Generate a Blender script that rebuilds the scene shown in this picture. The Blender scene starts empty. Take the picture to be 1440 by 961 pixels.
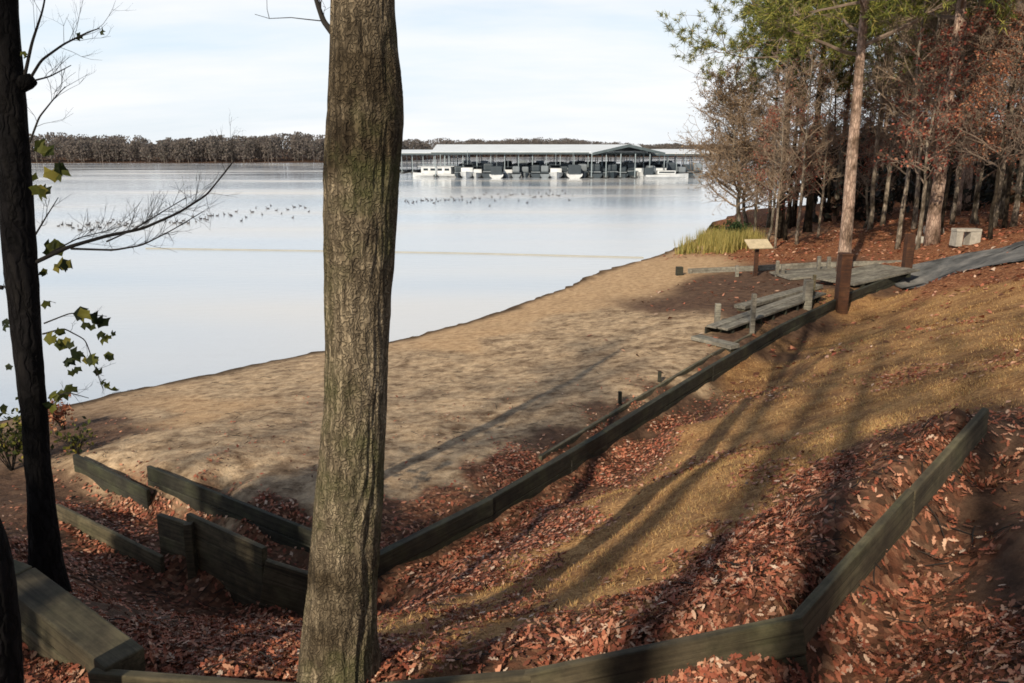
import bpy, bmesh, math, random
import numpy as np
from mathutils import Vector, Matrix, noise as mnoise

random.seed(7)
RNG = np.random.default_rng(11)
scene = bpy.context.scene
COL = scene.collection
PI = math.pi

# ------------------------------------------------------------------ camera
EYE = 6.0
PITCH = math.radians(13.6)
FPX = 1121.0
cam_d = bpy.data.cameras.new('camera')
cam_d.sensor_width = 36.0
cam_d.lens = 36.0 * FPX / 1440.0
cam_d.clip_end = 8000
cam_d.clip_start = 0.05
cam = bpy.data.objects.new('camera', cam_d)
cam.location = (0, 0, EYE)
cam.rotation_euler = (PI / 2 - PITCH, 0, 0)
COL.objects.link(cam)
scene.camera = cam
cp, sp = math.cos(PITCH), math.sin(PITCH)


def ray(u, v):
    a = (u - 720) / FPX
    b = (v - 480.5) / FPX
    return (a, cp - b * sp, -sp - b * cp)


def S(u, v, z):
    """image pixel (u,v) projected onto a chosen level z"""
    d = ray(u, v)
    t = (z - EYE) / d[2]
    return (d[0] * t, d[1] * t, z)


def SY(u, v, y):
    """image pixel (u,v) projected to a chosen distance y"""
    d = ray(u, v)
    t = y / d[1]
    return (d[0] * t, y, EYE + d[2] * t)


# ------------------------------------------------------------------ helpers
def smooth(a, b, x):
    t = np.clip((x - a) / (b - a), 0, 1)
    return t * t * (3 - 2 * t)


def _hash(ix, iy, seed):
    h = (ix.astype(np.int64) * 374761393 + iy.astype(np.int64) * 668265263 + seed * 1442695041) & 0xffffffff
    h = ((h ^ (h >> 13)) * 1274126177) & 0xffffffff
    return ((h ^ (h >> 16)) & 0xffff) / 65535.0


def vnoise(x, y, seed=0):
    ix, iy = np.floor(x), np.floor(y)
    fx, fy = x - ix, y - iy
    fx = fx * fx * (3 - 2 * fx)
    fy = fy * fy * (3 - 2 * fy)
    a = _hash(ix, iy, seed); b = _hash(ix + 1, iy, seed)
    c = _hash(ix, iy + 1, seed); d = _hash(ix + 1, iy + 1, seed)
    return (a * (1 - fx) + b * fx) * (1 - fy) + (c * (1 - fx) + d * fx) * fy


def fbm(x, y, seed=0, o=4):
    s = 0; a = .5
    for k in range(o):
        s = s + a * vnoise(x * 2 ** k, y * 2 ** k, seed + k * 17)
        a *= .5
    return s


def tag(o, label=None, cat=None, group=None, kind=None):
    if label: o['label'] = label
    if cat: o['category'] = cat
    if group: o['group'] = group
    if kind: o['kind'] = kind
    return o


def empty(name, loc, label, cat, group=None):
    o = bpy.data.objects.new(name, None)
    o.empty_display_size = .3
    o.location = loc
    COL.objects.link(o)
    return tag(o, label, cat, group)


def mesh_np(name, V, F, mat, parent=None, smooth_shade=False, attrs=None):
    """V (n,3) array; F list of tuples OR array (m,k). Vertices in world space, or local to the parent."""
    me = bpy.data.meshes.new(name)
    V = np.asarray(V, dtype=np.float32)
    if isinstance(F, np.ndarray):
        m, k = F.shape
        me.vertices.add(len(V)); me.vertices.foreach_set('co', V.ravel())
        me.loops.add(m * k); me.loops.foreach_set('vertex_index', F.astype(np.int32).ravel())
        me.polygons.add(m)
        me.polygons.foreach_set('loop_start', np.arange(0, m * k, k, dtype=np.int32))
        me.polygons.foreach_set('loop_total', np.full(m, k, dtype=np.int32))
        me.update(calc_edges=True)
    else:
        me.from_pydata(V.tolist(), [], F)
    if attrs:
        for an, (kind, arr) in attrs.items():
            at = me.attributes.new(an, kind, 'POINT')
            arr = np.asarray(arr, dtype=np.float32)
            at.data.foreach_set('color' if 'COLOR' in kind else ('vector' if kind == 'FLOAT_VECTOR' else 'value'), arr.ravel())
    if smooth_shade:
        me.polygons.foreach_set('use_smooth', np.ones(len(me.polygons), dtype=bool))
    me.materials.append(mat)
    o = bpy.data.objects.new(name, me)
    COL.objects.link(o)
    if parent is not None:
        o.parent = parent
    return o


class MB:
    """collects shapes, builds one mesh; positions are given in world space, org is the thing's base"""
    def __init__(s, org=(0, 0, 0)):
        s.V = []; s.F = []; s.G = []; s.n = 0; s.org = np.array(org, dtype=float)

    def add(s, V, F, G=None):
        V = np.asarray(V, dtype=float)
        s.V.append(V - s.org)
        s.F += [tuple(i + s.n for i in f) for f in F]
        s.G.append(V if G is None else np.asarray(G, dtype=float))
        s.n += len(V)

    def tube(s, path, rad, sides=6, cap=True):
        P = np.asarray(path, dtype=float); n = len(P)
        T = np.gradient(P, axis=0)
        T /= np.linalg.norm(T, axis=1)[:, None] + 1e-9
        ref = np.array([1., 0, 0]) if abs(T[0][0]) < .8 else np.array([0, 1., 0])
        a = np.cross(T, ref); a /= np.linalg.norm(a, axis=1)[:, None] + 1e-9
        b = np.cross(T, a)
        th = np.arange(sides) * 2 * PI / sides
        rad = np.asarray(rad, dtype=float)
        V = P[:, None, :] + rad[:, None, None] * (np.cos(th)[None, :, None] * a[:, None, :] + np.sin(th)[None, :, None] * b[:, None, :])
        F = []
        for i in range(n - 1):
            for j in range(sides):
                k = (j + 1) % sides
                F.append((i * sides + j, i * sides + k, (i + 1) * sides + k, (i + 1) * sides + j))
        if cap:
            F.append(tuple(range(sides))[::-1]); F.append(tuple((n - 1) * sides + j for j in range(sides)))
        s.add(V.reshape(-1, 3), F)

    def box(s, c, sx, sy, sz, ax=None, bev=.01, jit=0):
        """bevelled box; ax = 3 unit axes rows"""
        ax = np.eye(3) if ax is None else np.asarray(ax, dtype=float)
        bm = bmesh.new()
        bmesh.ops.create_cube(bm, size=1)
        for v in bm.verts:
            v.co = Vector((v.co.x * sx, v.co.y * sy, v.co.z * sz))
            if jit: v.co += Vector((random.uniform(-jit, jit), random.uniform(-jit, jit), random.uniform(-jit, jit)))
        if bev:
            bmesh.ops.bevel(bm, geom=bm.edges[:], offset=min(bev, .4 * min(sx, sy, sz)), segments=2, profile=.6, affect='EDGES')
        L = np.array([v.co[:] for v in bm.verts])
        bm.verts.index_update()
        F = [tuple(v.index for v in f.verts) for f in bm.faces]
        bm.free()
        off = np.array([random.uniform(0, 50), random.uniform(0, 50), random.uniform(0, 50)])
        s.add(L @ ax + np.array(c), F, L + off)

    def build(s, name, mat, parent=None, smooth_shade=False):
        V = np.concatenate(s.V); G = np.concatenate(s.G)
        return mesh_np(name, V, s.F, mat, parent, smooth_shade, {'gc': ('FLOAT_VECTOR', G)})


# ------------------------------------------------------------------ materials
def newmat(name):
    m = bpy.data.materials.new(name); m.use_nodes = True
    nt = m.node_tree; nt.nodes.clear()
    out = nt.nodes.new('ShaderNodeOutputMaterial')
    p = nt.nodes.new('ShaderNodeBsdfPrincipled')
    nt.links.new(p.outputs[0], out.inputs[0])
    return m, nt, p


def N(nt, typ, **kw):
    n = nt.nodes.new('ShaderNode' + typ)
    for k, v in kw.items():
        setattr(n, k, v)
    return n


def ramp(nt, fac, stops, interp='LINEAR'):
    r = N(nt, 'ValToRGB'); r.color_ramp.interpolation = interp
    e = r.color_ramp.elements
    while len(e) < len(stops): e.new(.5)
    for i, (p, c) in enumerate(stops):
        e[i].position = p
        e[i].color = (*c, 1) if len(c) == 3 else c
    nt.links.new(fac, r.inputs[0])
    return r.outputs[0]


def noise_tex(nt, vec, scale, detail=4, rough=.6, stretch=None):
    if stretch:
        mp = N(nt, 'Mapping'); mp.inputs['Scale'].default_value = stretch
        nt.links.new(vec, mp.inputs[0]); vec = mp.outputs[0]
    n = N(nt, 'TexNoise'); n.inputs['Scale'].default_value = scale
    n.inputs['Detail'].default_value = detail; n.inputs['Roughness'].default_value = rough
    nt.links.new(vec, n.inputs['Vector'])
    return n.outputs[0]


def mix(nt, a, b, f, mode='MIX'):
    m = N(nt, 'Mix', data_type='RGBA', blend_type=mode)
    for sock, val in ((m.inputs[0], f), (m.inputs[6], a), (m.inputs[7], b)):
        if hasattr(val, 'type') or hasattr(val, 'links'): nt.links.new(val, sock)
        elif isinstance(val, (int, float)): sock.default_value = val
        else: sock.default_value = (*val, 1)
    return m.outputs[2]


def bump(nt, p, h, strength=.5, dist=.02):
    b = N(nt, 'Bump'); b.inputs['Strength'].default_value = strength; b.inputs['Distance'].default_value = dist
    nt.links.new(h, b.inputs['Height']); nt.links.new(b.outputs[0], p.inputs['Normal'])


def attr(nt, name):
    a = N(nt, 'Attribute'); a.attribute_name = name
    return a


def wood_mat(name, c1, c2, c3, moss=.3):
    m, nt, p = newmat(name)
    g = attr(nt, 'gc').outputs['Vector']
    n1 = noise_tex(nt, g, 1.0, 6, .65, (1.2, 26, 26))
    c = ramp(nt, n1, [(.25, c1), (.5, c2), (.75, c3)])
    n2 = noise_tex(nt, g, 2.2, 4, .6)
    c = mix(nt, c, (.06, .075, .03), N_mul(nt, ramp(nt, n2, [(.45, (0, 0, 0)), (.7, (1, 1, 1))]), moss))
    n3 = noise_tex(nt, g, 7, 4, .7)
    c = mix(nt, c, ramp(nt, n3, [(.35, (.35, .35, .35)), (.6, (1, 1, 1))]), .7, 'MULTIPLY')
    n4 = noise_tex(nt, g, 1.0, 3, .5, (.7, 14, 60))
    c = mix(nt, c, ramp(nt, n4, [(.36, (.3, .28, .25)), (.43, (1, 1, 1))]), .7, 'MULTIPLY')
    n5 = noise_tex(nt, g, 1.1, 3, .6)
    c = mix(nt, c, ramp(nt, n5, [(.35, (.55, .5, .45)), (.65, (1.35, 1.3, 1.2))]), .8, 'MULTIPLY')
    nt.links.new(c, p.inputs['Base Color'])
    p.inputs['Roughness'].default_value = .85
    bump(nt, p, n1, .6, .01)
    return m


def N_mul(nt, a, k):
    mm = N(nt, 'Math', operation='MULTIPLY'); nt.links.new(a, mm.inputs[0]); mm.inputs[1].default_value = k
    return mm.outputs[0]


def bark_mat(name, c1, c2, c3, scale=3.0, vs=.18, bstr=.8, bd=.03, moss=None):
    m, nt, p = newmat(name)
    tc = N(nt, 'TexCoord').outputs['Object']
    n1 = noise_tex(nt, tc, scale * 4, 7, .7, (1, 1, vs))
    vo = N(nt, 'TexVoronoi'); vo.feature = 'DISTANCE_TO_EDGE'; vo.inputs['Scale'].default_value = scale * 5
    mp = N(nt, 'Mapping'); mp.inputs['Scale'].default_value = (1, 1, vs)
    nd = N(nt, 'TexNoise'); nd.inputs['Scale'].default_value = scale * 2
    nt.links.new(tc, nd.inputs['Vector'])
    ad = N(nt, 'VectorMath', operation='MULTIPLY_ADD'); ad.inputs[1].default_value = (.12, .12, .3)
    nt.links.new(nd.outputs['Color'], ad.inputs[0]); nt.links.new(tc, ad.inputs[2])
    nt.links.new(ad.outputs[0], mp.inputs[0]); nt.links.new(mp.outputs[0], vo.inputs['Vector'])
    crack = ramp(nt, vo.outputs['Distance'], [(.0, (.15, .15, .15)), (.22, (1, 1, 1))])
    c = ramp(nt, n1, [(.3, c1), (.5, c2), (.72, c3)])
    c = mix(nt, c, crack, .6, 'MULTIPLY')
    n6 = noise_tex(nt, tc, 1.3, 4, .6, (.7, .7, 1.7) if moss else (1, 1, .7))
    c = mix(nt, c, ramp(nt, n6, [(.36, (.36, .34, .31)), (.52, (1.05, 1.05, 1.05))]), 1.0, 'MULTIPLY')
    if moss:
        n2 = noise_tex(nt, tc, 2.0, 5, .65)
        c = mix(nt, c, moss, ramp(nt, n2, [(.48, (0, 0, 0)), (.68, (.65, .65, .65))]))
    nt.links.new(c, p.inputs['Base Color']); p.inputs['Roughness'].default_value = .95
    p.inputs['Specular IOR Level'].default_value = .15
    h = mix(nt, n1, crack, .5)
    bump(nt, p, h, bstr, bd)
    return m


def leaf_mat(name, stops, trans=.25, rough=.6):
    m, nt, p = newmat(name)
    gi = N(nt, 'NewGeometry')
    c = ramp(nt, gi.outputs['Random Per Island'], stops)
    nt.links.new(c, p.inputs['Base Color']); p.inputs['Roughness'].default_value = rough
    p.inputs['Specular IOR Level'].default_value = .25
    if trans:
        out = [n for n in nt.nodes if n.type == 'OUTPUT_MATERIAL'][0]
        tr = N(nt, 'BsdfTranslucent'); nt.links.new(c, tr.inputs[0])
        ms = N(nt, 'MixShader'); ms.inputs[0].default_value = trans
        nt.links.new(p.outputs[0], ms.inputs[1]); nt.links.new(tr.outputs[0], ms.inputs[2])
        nt.links.new(ms.outputs[0], out.inputs[0])
    return m


def plain(name, col, rough=.7, nz=.25, scale=8, metallic=0):
    m, nt, p = newmat(name)
    tc = N(nt, 'TexCoord').outputs['Object']
    n1 = noise_tex(nt, tc, scale, 5, .6)
    lo = tuple(x * (1 - nz) for x in col); hi = tuple(min(1, x * (1 + nz)) for x in col)
    nt.links.new(ramp(nt, n1, [(.3, lo), (.7, hi)]), p.inputs['Base Color'])
    p.inputs['Roughness'].default_value = rough; p.inputs['Metallic'].default_value = metallic
    return m


M = {}
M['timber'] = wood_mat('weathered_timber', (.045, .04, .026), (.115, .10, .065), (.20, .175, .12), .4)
M['timber_light'] = wood_mat('pale_timber', (.07, .065, .045), (.15, .14, .10), (.24, .22, .16), .45)  # paler wood tones for the beach edging and one stake
M['timber_dark'] = wood_mat('dark_timber', (.014, .015, .012), (.035, .037, .028), (.07, .072, .055), .4)  # darkest wood tones, for low curbs, joists and stakes
M['timber_grey'] = wood_mat('grey_timber', (.11, .11, .10), (.23, .225, .205), (.37, .36, .33), .2)
M['brown_paint'] = wood_mat('brown_stained_wood', (.03, .012, .006), (.07, .026, .012), (.12, .05, .022), .1)
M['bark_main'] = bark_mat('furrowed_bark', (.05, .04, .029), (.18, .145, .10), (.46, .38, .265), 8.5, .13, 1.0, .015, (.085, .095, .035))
M['bark_shaded'] = bark_mat('shade_dark_bark', (.004, .004, .005), (.010, .009, .010), (.02, .018, .017), 3.4, .2)  # near-black tones stand in for shade on the left trunks
M['bark_grey'] = bark_mat('grey_bark', (.08, .07, .055), (.18, .155, .125), (.3, .26, .21), 1.6, .25)
M['bark_pale'] = bark_mat('pale_bark', (.14, .12, .09), (.30, .25, .20), (.46, .40, .33), 1.4, .3)
M['bark_pine'] = bark_mat('pine_bark', (.2, .13, .10), (.42, .30, .24), (.58, .45, .37), 2.2, .3, .4)
M['bark_brown'] = bark_mat('brown_bark', (.018, .014, .011), (.045, .035, .026), (.09, .07, .05), 1.4, .3)
M['twig'] = plain('twig_wood', (.18, .135, .105), .9, .35, 3)
M['twig_dark'] = plain('dark_twig_wood', (.02, .017, .015), .9, .35, 3)
M['twig_pale'] = plain('pale_twig_wood', (.24, .18, .13), .9, .35, 3)
M['needles'] = leaf_mat('pine_needles', [(0, (.04, .055, .014)), (.5, (.14, .17, .035)), (.85, (.30, .29, .07)), (1, (.42, .33, .10))], .2)
M['leaf_red'] = leaf_mat('red_autumn_leaves', [(0, (.12, .03, .025)), (.5, (.30, .075, .055)), (.85, (.46, .17, .11)), (1, (.52, .3, .2))], .35)
M['leaf_rust'] = leaf_mat('rust_autumn_leaves', [(0, (.16, .05, .03)), (.5, (.38, .14, .08)), (.85, (.55, .26, .15)), (1, (.6, .38, .22))], .35)
M['leaf_dry'] = leaf_mat('dry_beige_leaves', [(0, (.13, .09, .05)), (.5, (.26, .17, .10)), (1, (.40, .29, .17))], .3)
M['leaf_green'] = leaf_mat('green_yellow_leaves', [(0, (.015, .025, .01)), (.4, (.05, .065, .018)), (.75, (.17, .18, .035)), (1, (.40, .33, .07))], .45)
M['leaf_dark'] = leaf_mat('evergreen_leaves', [(0, (.012, .025, .01)), (.6, (.03, .055, .02)), (1, (.06, .09, .03))], .1)
M['litter'] = leaf_mat('fallen_oak_leaves', [(0, (.07, .03, .02)), (.22, (.20, .085, .05)), (.40, (.34, .10, .06)), (.64, (.46, .17, .10)), (.83, (.56, .27, .17)), (.95, (.64, .40, .28)), (1, (.74, .58, .46))], .12, .55)
M['grass'] = leaf_mat('dormant_grass', [(0, (.20, .11, .045)), (.5, (.52, .31, .125)), (.88, (.74, .50, .23)), (1, (.20, .21, .06))], .2)
M['reeds'] = leaf_mat('reed_blades', [(0, (.16, .15, .04)), (.5, (.36, .30, .09)), (.85, (.50, .40, .15)), (1, (.16, .22, .06))], .3)
M['wood_mass'] = leaf_mat('hazy_far_wood', [(0, (.14, .125, .12)), (.5, (.19, .165, .15)), (.85, (.23, .195, .175)), (1, (.16, .165, .14))], .5)  # distance haze worked into these low-contrast greys
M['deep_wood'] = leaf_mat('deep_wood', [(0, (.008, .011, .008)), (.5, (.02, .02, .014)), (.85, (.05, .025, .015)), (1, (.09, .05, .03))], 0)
M['roof'] = plain('dock_roof_metal', (.70, .76, .82), .45, .06, .3)
M['fascia'] = plain('dock_fascia', (.06, .085, .10), .6, .2, 1)
M['steel'] = plain('dock_post_steel', (.26, .32, .36), .5, .2, 1)
M['dockfloat'] = plain('dock_decking', (.05, .055, .06), .8, .3, 1)
M['boatwhite'] = plain('boat_gelcoat', (.56, .59, .62), .4, .2, .6)
M['boatblue'] = plain('boat_blue_canvas', (.03, .045, .06), .6, .2, 1)
M['boatglass'] = plain('boat_dark_glass', (.02, .03, .04), .15, .2, 1)
M['boatgrey'] = plain('boat_grey_canvas', (.17, .20, .23), .7, .15, 1)
M['bird'] = plain('bird_feathers', (.09, .09, .10), .8, .4, 10)
M['float'] = plain('cream_floats', (.36, .36, .33), .6, .1, 1)
M['concrete'] = plain('weathered_concrete', (.36, .34, .30), .9, .3, 6)
M['signboard'] = plain('bare_sign_board', (.52, .44, .30), .8, .2, 6)


def asphalt():
    m, nt, p = newmat('worn_asphalt')
    tc = N(nt, 'TexCoord').outputs['Object']
    n1 = noise_tex(nt, tc, .9, 6, .65); n2 = noise_tex(nt, tc, 30, 3, .6)
    c = ramp(nt, n1, [(.34, (.04, .042, .045)), (.47, (.12, .125, .13)), (.62, (.26, .255, .25))])
    nt.links.new(mix(nt, c, ramp(nt, n2, [(.3, (.5, .5, .5)), (.7, (1, 1, 1))]), .6, 'MULTIPLY'), p.inputs['Base Color'])
    p.inputs['Roughness'].default_value = .9
    bump(nt, p, n2, .3, .01)
    return m


M['asphalt'] = asphalt()


def ground_mat():
    m, nt, p = newmat('lakeside_ground')
    tc = N(nt, 'TexCoord').outputs['Object']
    z = attr(nt, 'zone').outputs['Color']
    zz = attr(nt, 'zone2').outputs['Color']
    sep = N(nt, 'SeparateColor'); nt.links.new(z, sep.inputs[0])
    sep2 = N(nt, 'SeparateColor'); nt.links.new(zz, sep2.inputs[0])
    nA = noise_tex(nt, tc, .55, 8, .68); nB = noise_tex(nt, tc, 4.5, 7, .72); nC = noise_tex(nt, tc, 22, 5, .7)
    nD = noise_tex(nt, tc, 1.5, 7, .7, (.9, 1.15, 1))
    # sand with trampled dark patches
    sand = ramp(nt, nB, [(.34, (.21, .15, .10)), (.46, (.43, .325, .225)), (.6, (.60, .475, .34))])
    sand = mix(nt, sand, ramp(nt, nD, [(.38, (.42, .36, .31)), (.48, (.86, .82, .76)), (.58, (1.18, 1.12, 1.02))]), .85, 'MULTIPLY')
    sand = mix(nt, sand, ramp(nt, nC, [(.3, (.5, .5, .5)), (.55, (1, 1, 1))]), .55, 'MULTIPLY')
    gold = ramp(nt, nB, [(.3, (.26, .16, .09)), (.5, (.50, .34, .20)), (.7, (.66, .48, .30))])
    grass = ramp(nt, nC, [(.3, (.14, .08, .035)), (.5, (.44, .25, .11)), (.7, (.72, .46, .21))])
    grass = mix(nt, grass, (.16, .075, .045), ramp(nt, noise_tex(nt, tc, .9, 6, .7), [(.48, (0, 0, 0)), (.64, (.65, .65, .65))]))
    grass = mix(nt, grass, ramp(nt, nD, [(.35, (.5, .42, .36)), (.55, (1, 1, 1))]), .8, 'MULTIPLY')
    vo = N(nt, 'TexVoronoi'); vo.inputs['Scale'].default_value = 19; vo.inputs['Randomness'].default_value = 1
    nt.links.new(tc, vo.inputs['Vector'])
    sc = N(nt, 'SeparateColor'); nt.links.new(vo.outputs['Color'], sc.inputs[0])
    leaf = ramp(nt, sc.outputs[0], [(0, (.04, .018, .012)), (.4, (.15, .06, .035)), (.75, (.28, .12, .07)), (1, (.42, .24, .15))])
    leaf = mix(nt, leaf, (.10, .06, .04), ramp(nt, nB, [(.4, (0, 0, 0)), (.6, (.8, .8, .8))]))
    forest = ramp(nt, sc.outputs[1], [(0, (.10, .04, .022)), (.5, (.26, .10, .05)), (.85, (.38, .17, .08)), (1, (.5, .28, .16))])
    forest = mix(nt, forest, ramp(nt, nB, [(.3, (.5, .5, .5)), (.6, (1, 1, 1))]), .7, 'MULTIPLY')
    dirt = ramp(nt, nB, [(.3, (.045, .03, .022)), (.5, (.11, .065, .045)), (.7, (.19, .12, .08))])
    c = mix(nt, sand, gold, sep2.outputs[0])
    c = mix(nt, c, grass, sep.outputs[1])
    c = mix(nt, c, leaf, sep.outputs[2])
    c = mix(nt, c, forest, sep2.outputs[1])
    c = mix(nt, c, dirt, sep2.outputs[2])
    c = mix(nt, c, mix(nt, c, (.16, .14, .12), 1.0, 'MULTIPLY'), sep.outputs[0])
    nt.links.new(c, p.inputs['Base Color'])
    p.inputs['Roughness'].default_value = .95; p.inputs['Specular IOR Level'].default_value = .15
    h = mix(nt, nB, nC, .4)
    bump(nt, p, h, .9, .06)
    return m


M['ground'] = ground_mat()


def water_mat():
    m, nt, p = newmat('lake_water')
    tc = N(nt, 'TexCoord').outputs['Object']
    n1 = noise_tex(nt, tc, 1.6, 6, .65, (.4, 1.3, 1))
    n2 = noise_tex(nt, tc, .05, 2, .45, (.3, 1.2, 1))
    c = ramp(nt, n2, [(.34, (.38, .49, .64)), (.5, (.54, .59, .66)), (.6, (.62, .62, .62)), (.7, (.72, .68, .61))])  # cloud and sky reflections painted in as blue and cream patches
    nt.links.new(c, p.inputs['Base Color'])
    nt.links.new(ramp(nt, n2, [(.35, (.04, .04, .04)), (.65, (.16, .16, .16))]), p.inputs['Roughness'])
    p.inputs['IOR'].default_value = 2.3
    bump(nt, p, n1, .22, .06)
    return m


M['water'] = water_mat()

# ------------------------------------------------------------------ terrain
shore = [S(-60, 610, 0)[:2], S(0, 590, 0)[:2], S(160, 553, 0)[:2], S(300, 525, 0)[:2], S(450, 495, 0)[:2], S(560, 478, 0)[:2],
         S(650, 455, 0)[:2], S(720, 432, 0)[:2], S(790, 405, 0)[:2], S(850, 380, 0)[:2], S(920, 361, 0)[:2],
         S(985, 334, 0)[:2], (19, 68), (30, 86), (52, 110), (90, 150), (240, 210), (3500, 900)]
shore = [(-3500, -900), (-200, -60), (-60, 2), (-25, 11)] + shore
SH = np.array(shore)


def shore_dist(x, y):
    best = np.full(x.shape, 1e9); side = np.zeros(x.shape)
    for i in range(len(SH) - 1):
        a, b = SH[i], SH[i + 1]; d = b - a
        t = np.clip(((x - a[0]) * d[0] + (y - a[1]) * d[1]) / (d @ d), 0, 1)
        ex, ey = x - (a[0] + t * d[0]), y - (a[1] + t * d[1])
        q = np.hypot(ex, ey)
        cr = -(d[0] * (y - a[1]) - d[1] * (x - a[0])) / np.linalg.norm(d)
        m_ = q < best - 1e-9
        best = np.where(m_, q, best); side = np.where(m_, np.sign(cr), side)
    w_ = (fbm(x * .55, y * .55, 91, 4) - .47) * 1.1 * (1 - smooth(60, 90, y))
    return best * side + w_       # positive = land


def far_shore(x):
    xs = [-3500, -500, -160, -60, -35, 20, 300, 3500]
    ys = [200, 300, 350, 362, 600, 620, 560, 300]
    return np.interp(x, xs, ys) + 4 * np.sin(x * .06)


# top lines of the timber walls (world)
C_top = [S(500, 793, 1.32), S(688, 700, 1.29), S(850, 606, 1.25), S(1000, 514, 1.20), S(1100, 456, 1.22), S(1185, 416, 1.32), S(1272, 382, 1.5)]
D_top = [S(132, 942, 3.0), S(470, 968, 3.02), S(742, 944, 3.1), S(1119, 866, 3.42), S(1386, 572, 3.8)]
F_top = [S(-60, 775, 3.2), S(20, 806, 3.15), S(175, 925, 3.03)]
B_top = [S(264, 721, 1.72), S(372, 770, 1.62)]
B2_top = [S(374, 786, 1.50), S(500, 826, 1.28)]
Bs_top = [S(222, 722, 1.55), S(262, 735, 1.55)]
E_top = [S(80, 708, 1.35), S(228, 782, 1.2)]
A1_top = [S(104, 638, 1.15), S(208, 688, 1.12)]
A2_top = [S(208, 655, 1.35), S(440, 746, 1.25)]
G_top = [S(760, 640, 1.2), S(880, 568, 1.17), S(1000, 498, 1.15), S(1062, 466, 1.15)]

ctl = []   # world x,y,z


def side_pts(poly, left_dz, right_dz, off=.22, every=.9, d2=0):
    """left = beyond side (away from the eye) ; right = near side"""
    for a, b in zip(poly[:-1], poly[1:]):
        a = np.array(a); b = np.array(b); L = np.linalg.norm((b - a)[:2]); n = max(1, int(L / every))
        d = (b - a)[:2] / L; nrm = np.array([-d[1], d[0]])
        mid = (a + b)[:2] / 2
        if nrm @ mid < 0: nrm = -nrm
        for k in range(n + 1):
            if k == n and b is not poly[-1] and n > 1: pass
            q = a + (b - a) * (k + .5 * (n == 1 and 0)) / n
            if left_dz is not None: ctl.append((*(q[:2] + nrm * off), q[2] - left_dz))
            if right_dz is not None: ctl.append((*(q[:2] - nrm * off), q[2] - right_dz))


side_pts(C_top, .12, .50, .24, 1.0)
side_pts(D_top[:4], .05, .32, .2, .7)
side_pts(D_top[3:], .04, .50, .2, .6)
side_pts(F_top, .40, .30, .25, .9)
side_pts(B_top, .45, .85, .2, .6)
side_pts(B2_top, .22, .62, .2, .6)
side_pts(E_top, .12, .32, .2, .8)
side_pts(A1_top, .08, .45, .16, .6)
side_pts(A2_top, .04, .50, .16, .8)

pix_pts = [  # image pixels of ground points, each with a chosen level
    # beach
    (60, 640, .75), (160, 600, .8), (250, 640, 1.2), (300, 580, .75), (420, 660, 1.25), (420, 560, .65), (560, 700, 1.18), (620, 640, 1.12), (600, 540, .65), (700, 600, 1.05),
    (720, 500, .6), (800, 540, .95), (830, 450, .6), (900, 500, .95), (900, 410, .55), (980, 450, 1.0), (1000, 410, .85), (1080, 430, 1.1), (960, 370, .5), (1000, 350, .5),
    (1080, 390, 1.0), (1160, 400, 1.15), (1200, 390, 1.2), (1050, 350, .8), (1150, 365, 1.05), (1100, 340, .9), (1200, 350, 1.2), (1250, 340, 1.4), (1300, 345, 1.7),
    (1350, 340, 2.1), (1400, 325, 2.4), (1330, 322, 2.0), (1240, 322, 1.4), (1150, 325, 1.1),
    # lawn
    (620, 830, 1.75), (700, 860, 2.45), (650, 790, 1.35), (760, 780, 1.75), (760, 720, 1.15), (850, 700, 1.5), (850, 840, 2.6), (950, 820, 2.85), (1050, 780, 3.05), (950, 680, 1.95), (950, 600, 1.25),
    (1050, 640, 2.1), (1050, 560, 1.45), (1150, 700, 2.95), (1150, 600, 2.15), (1150, 500, 1.4), (1250, 650, 3.25), (1250, 560, 2.5), (1250, 470, 1.75), (1350, 560, 3.2), (1350, 470, 2.4), (1350, 410, 2.0),
    (1440, 520, 3.5), (1440, 450, 2.9), (1440, 395, 2.7), (1300, 400, 1.75), (1440, 345, 2.75), (1440, 325, 2.8), (1340, 385, 2.1),
    # around the big tree
    (475, 930, 3.0), (560, 925, 2.95), (380, 935, 2.75), (540, 870, 2.2), (400, 885, 1.5),
    # the hollow lower left
    (350, 850, .65), (420, 865, .85), (250, 830, .75), (150, 790, .95), (300, 880, .85), (200, 870, 1.15), (75, 832, 1.95), (20, 760, 1.9), (60, 700, 1.15), (300, 710, .95), (400, 755, .95), (200, 715, .85), (150, 690, .75),
    # near side path
    (900, 960, 3.0), (1100, 960, 3.08), (1250, 880, 3.05), (1430, 900, 3.4), (1290, 780, 3.12), (1370, 710, 3.32), (1440, 640, 3.6), (1440, 740, 3.55), (60, 930, 2.75), (10, 900, 2.8),
]
for q in pix_pts: ctl.append(S(*q))
for a in SH[3:16]:
    ctl.append((a[0], a[1], 0.0))
for i in range(3, 15):      # lake bed and the strip of bank beside the waterline
    a, b = SH[i], SH[i + 1]; d = (b - a) / np.linalg.norm(b - a); nrm = np.array([-d[1], d[0]]); mid = (a + b) / 2
    ctl.append((*(mid + nrm * 4), -.8)); ctl.append((*(mid + nrm * 15), -1.6)); ctl.append((*mid, 0.0)); ctl.append((*(mid - nrm * 1.2), .22))
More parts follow.
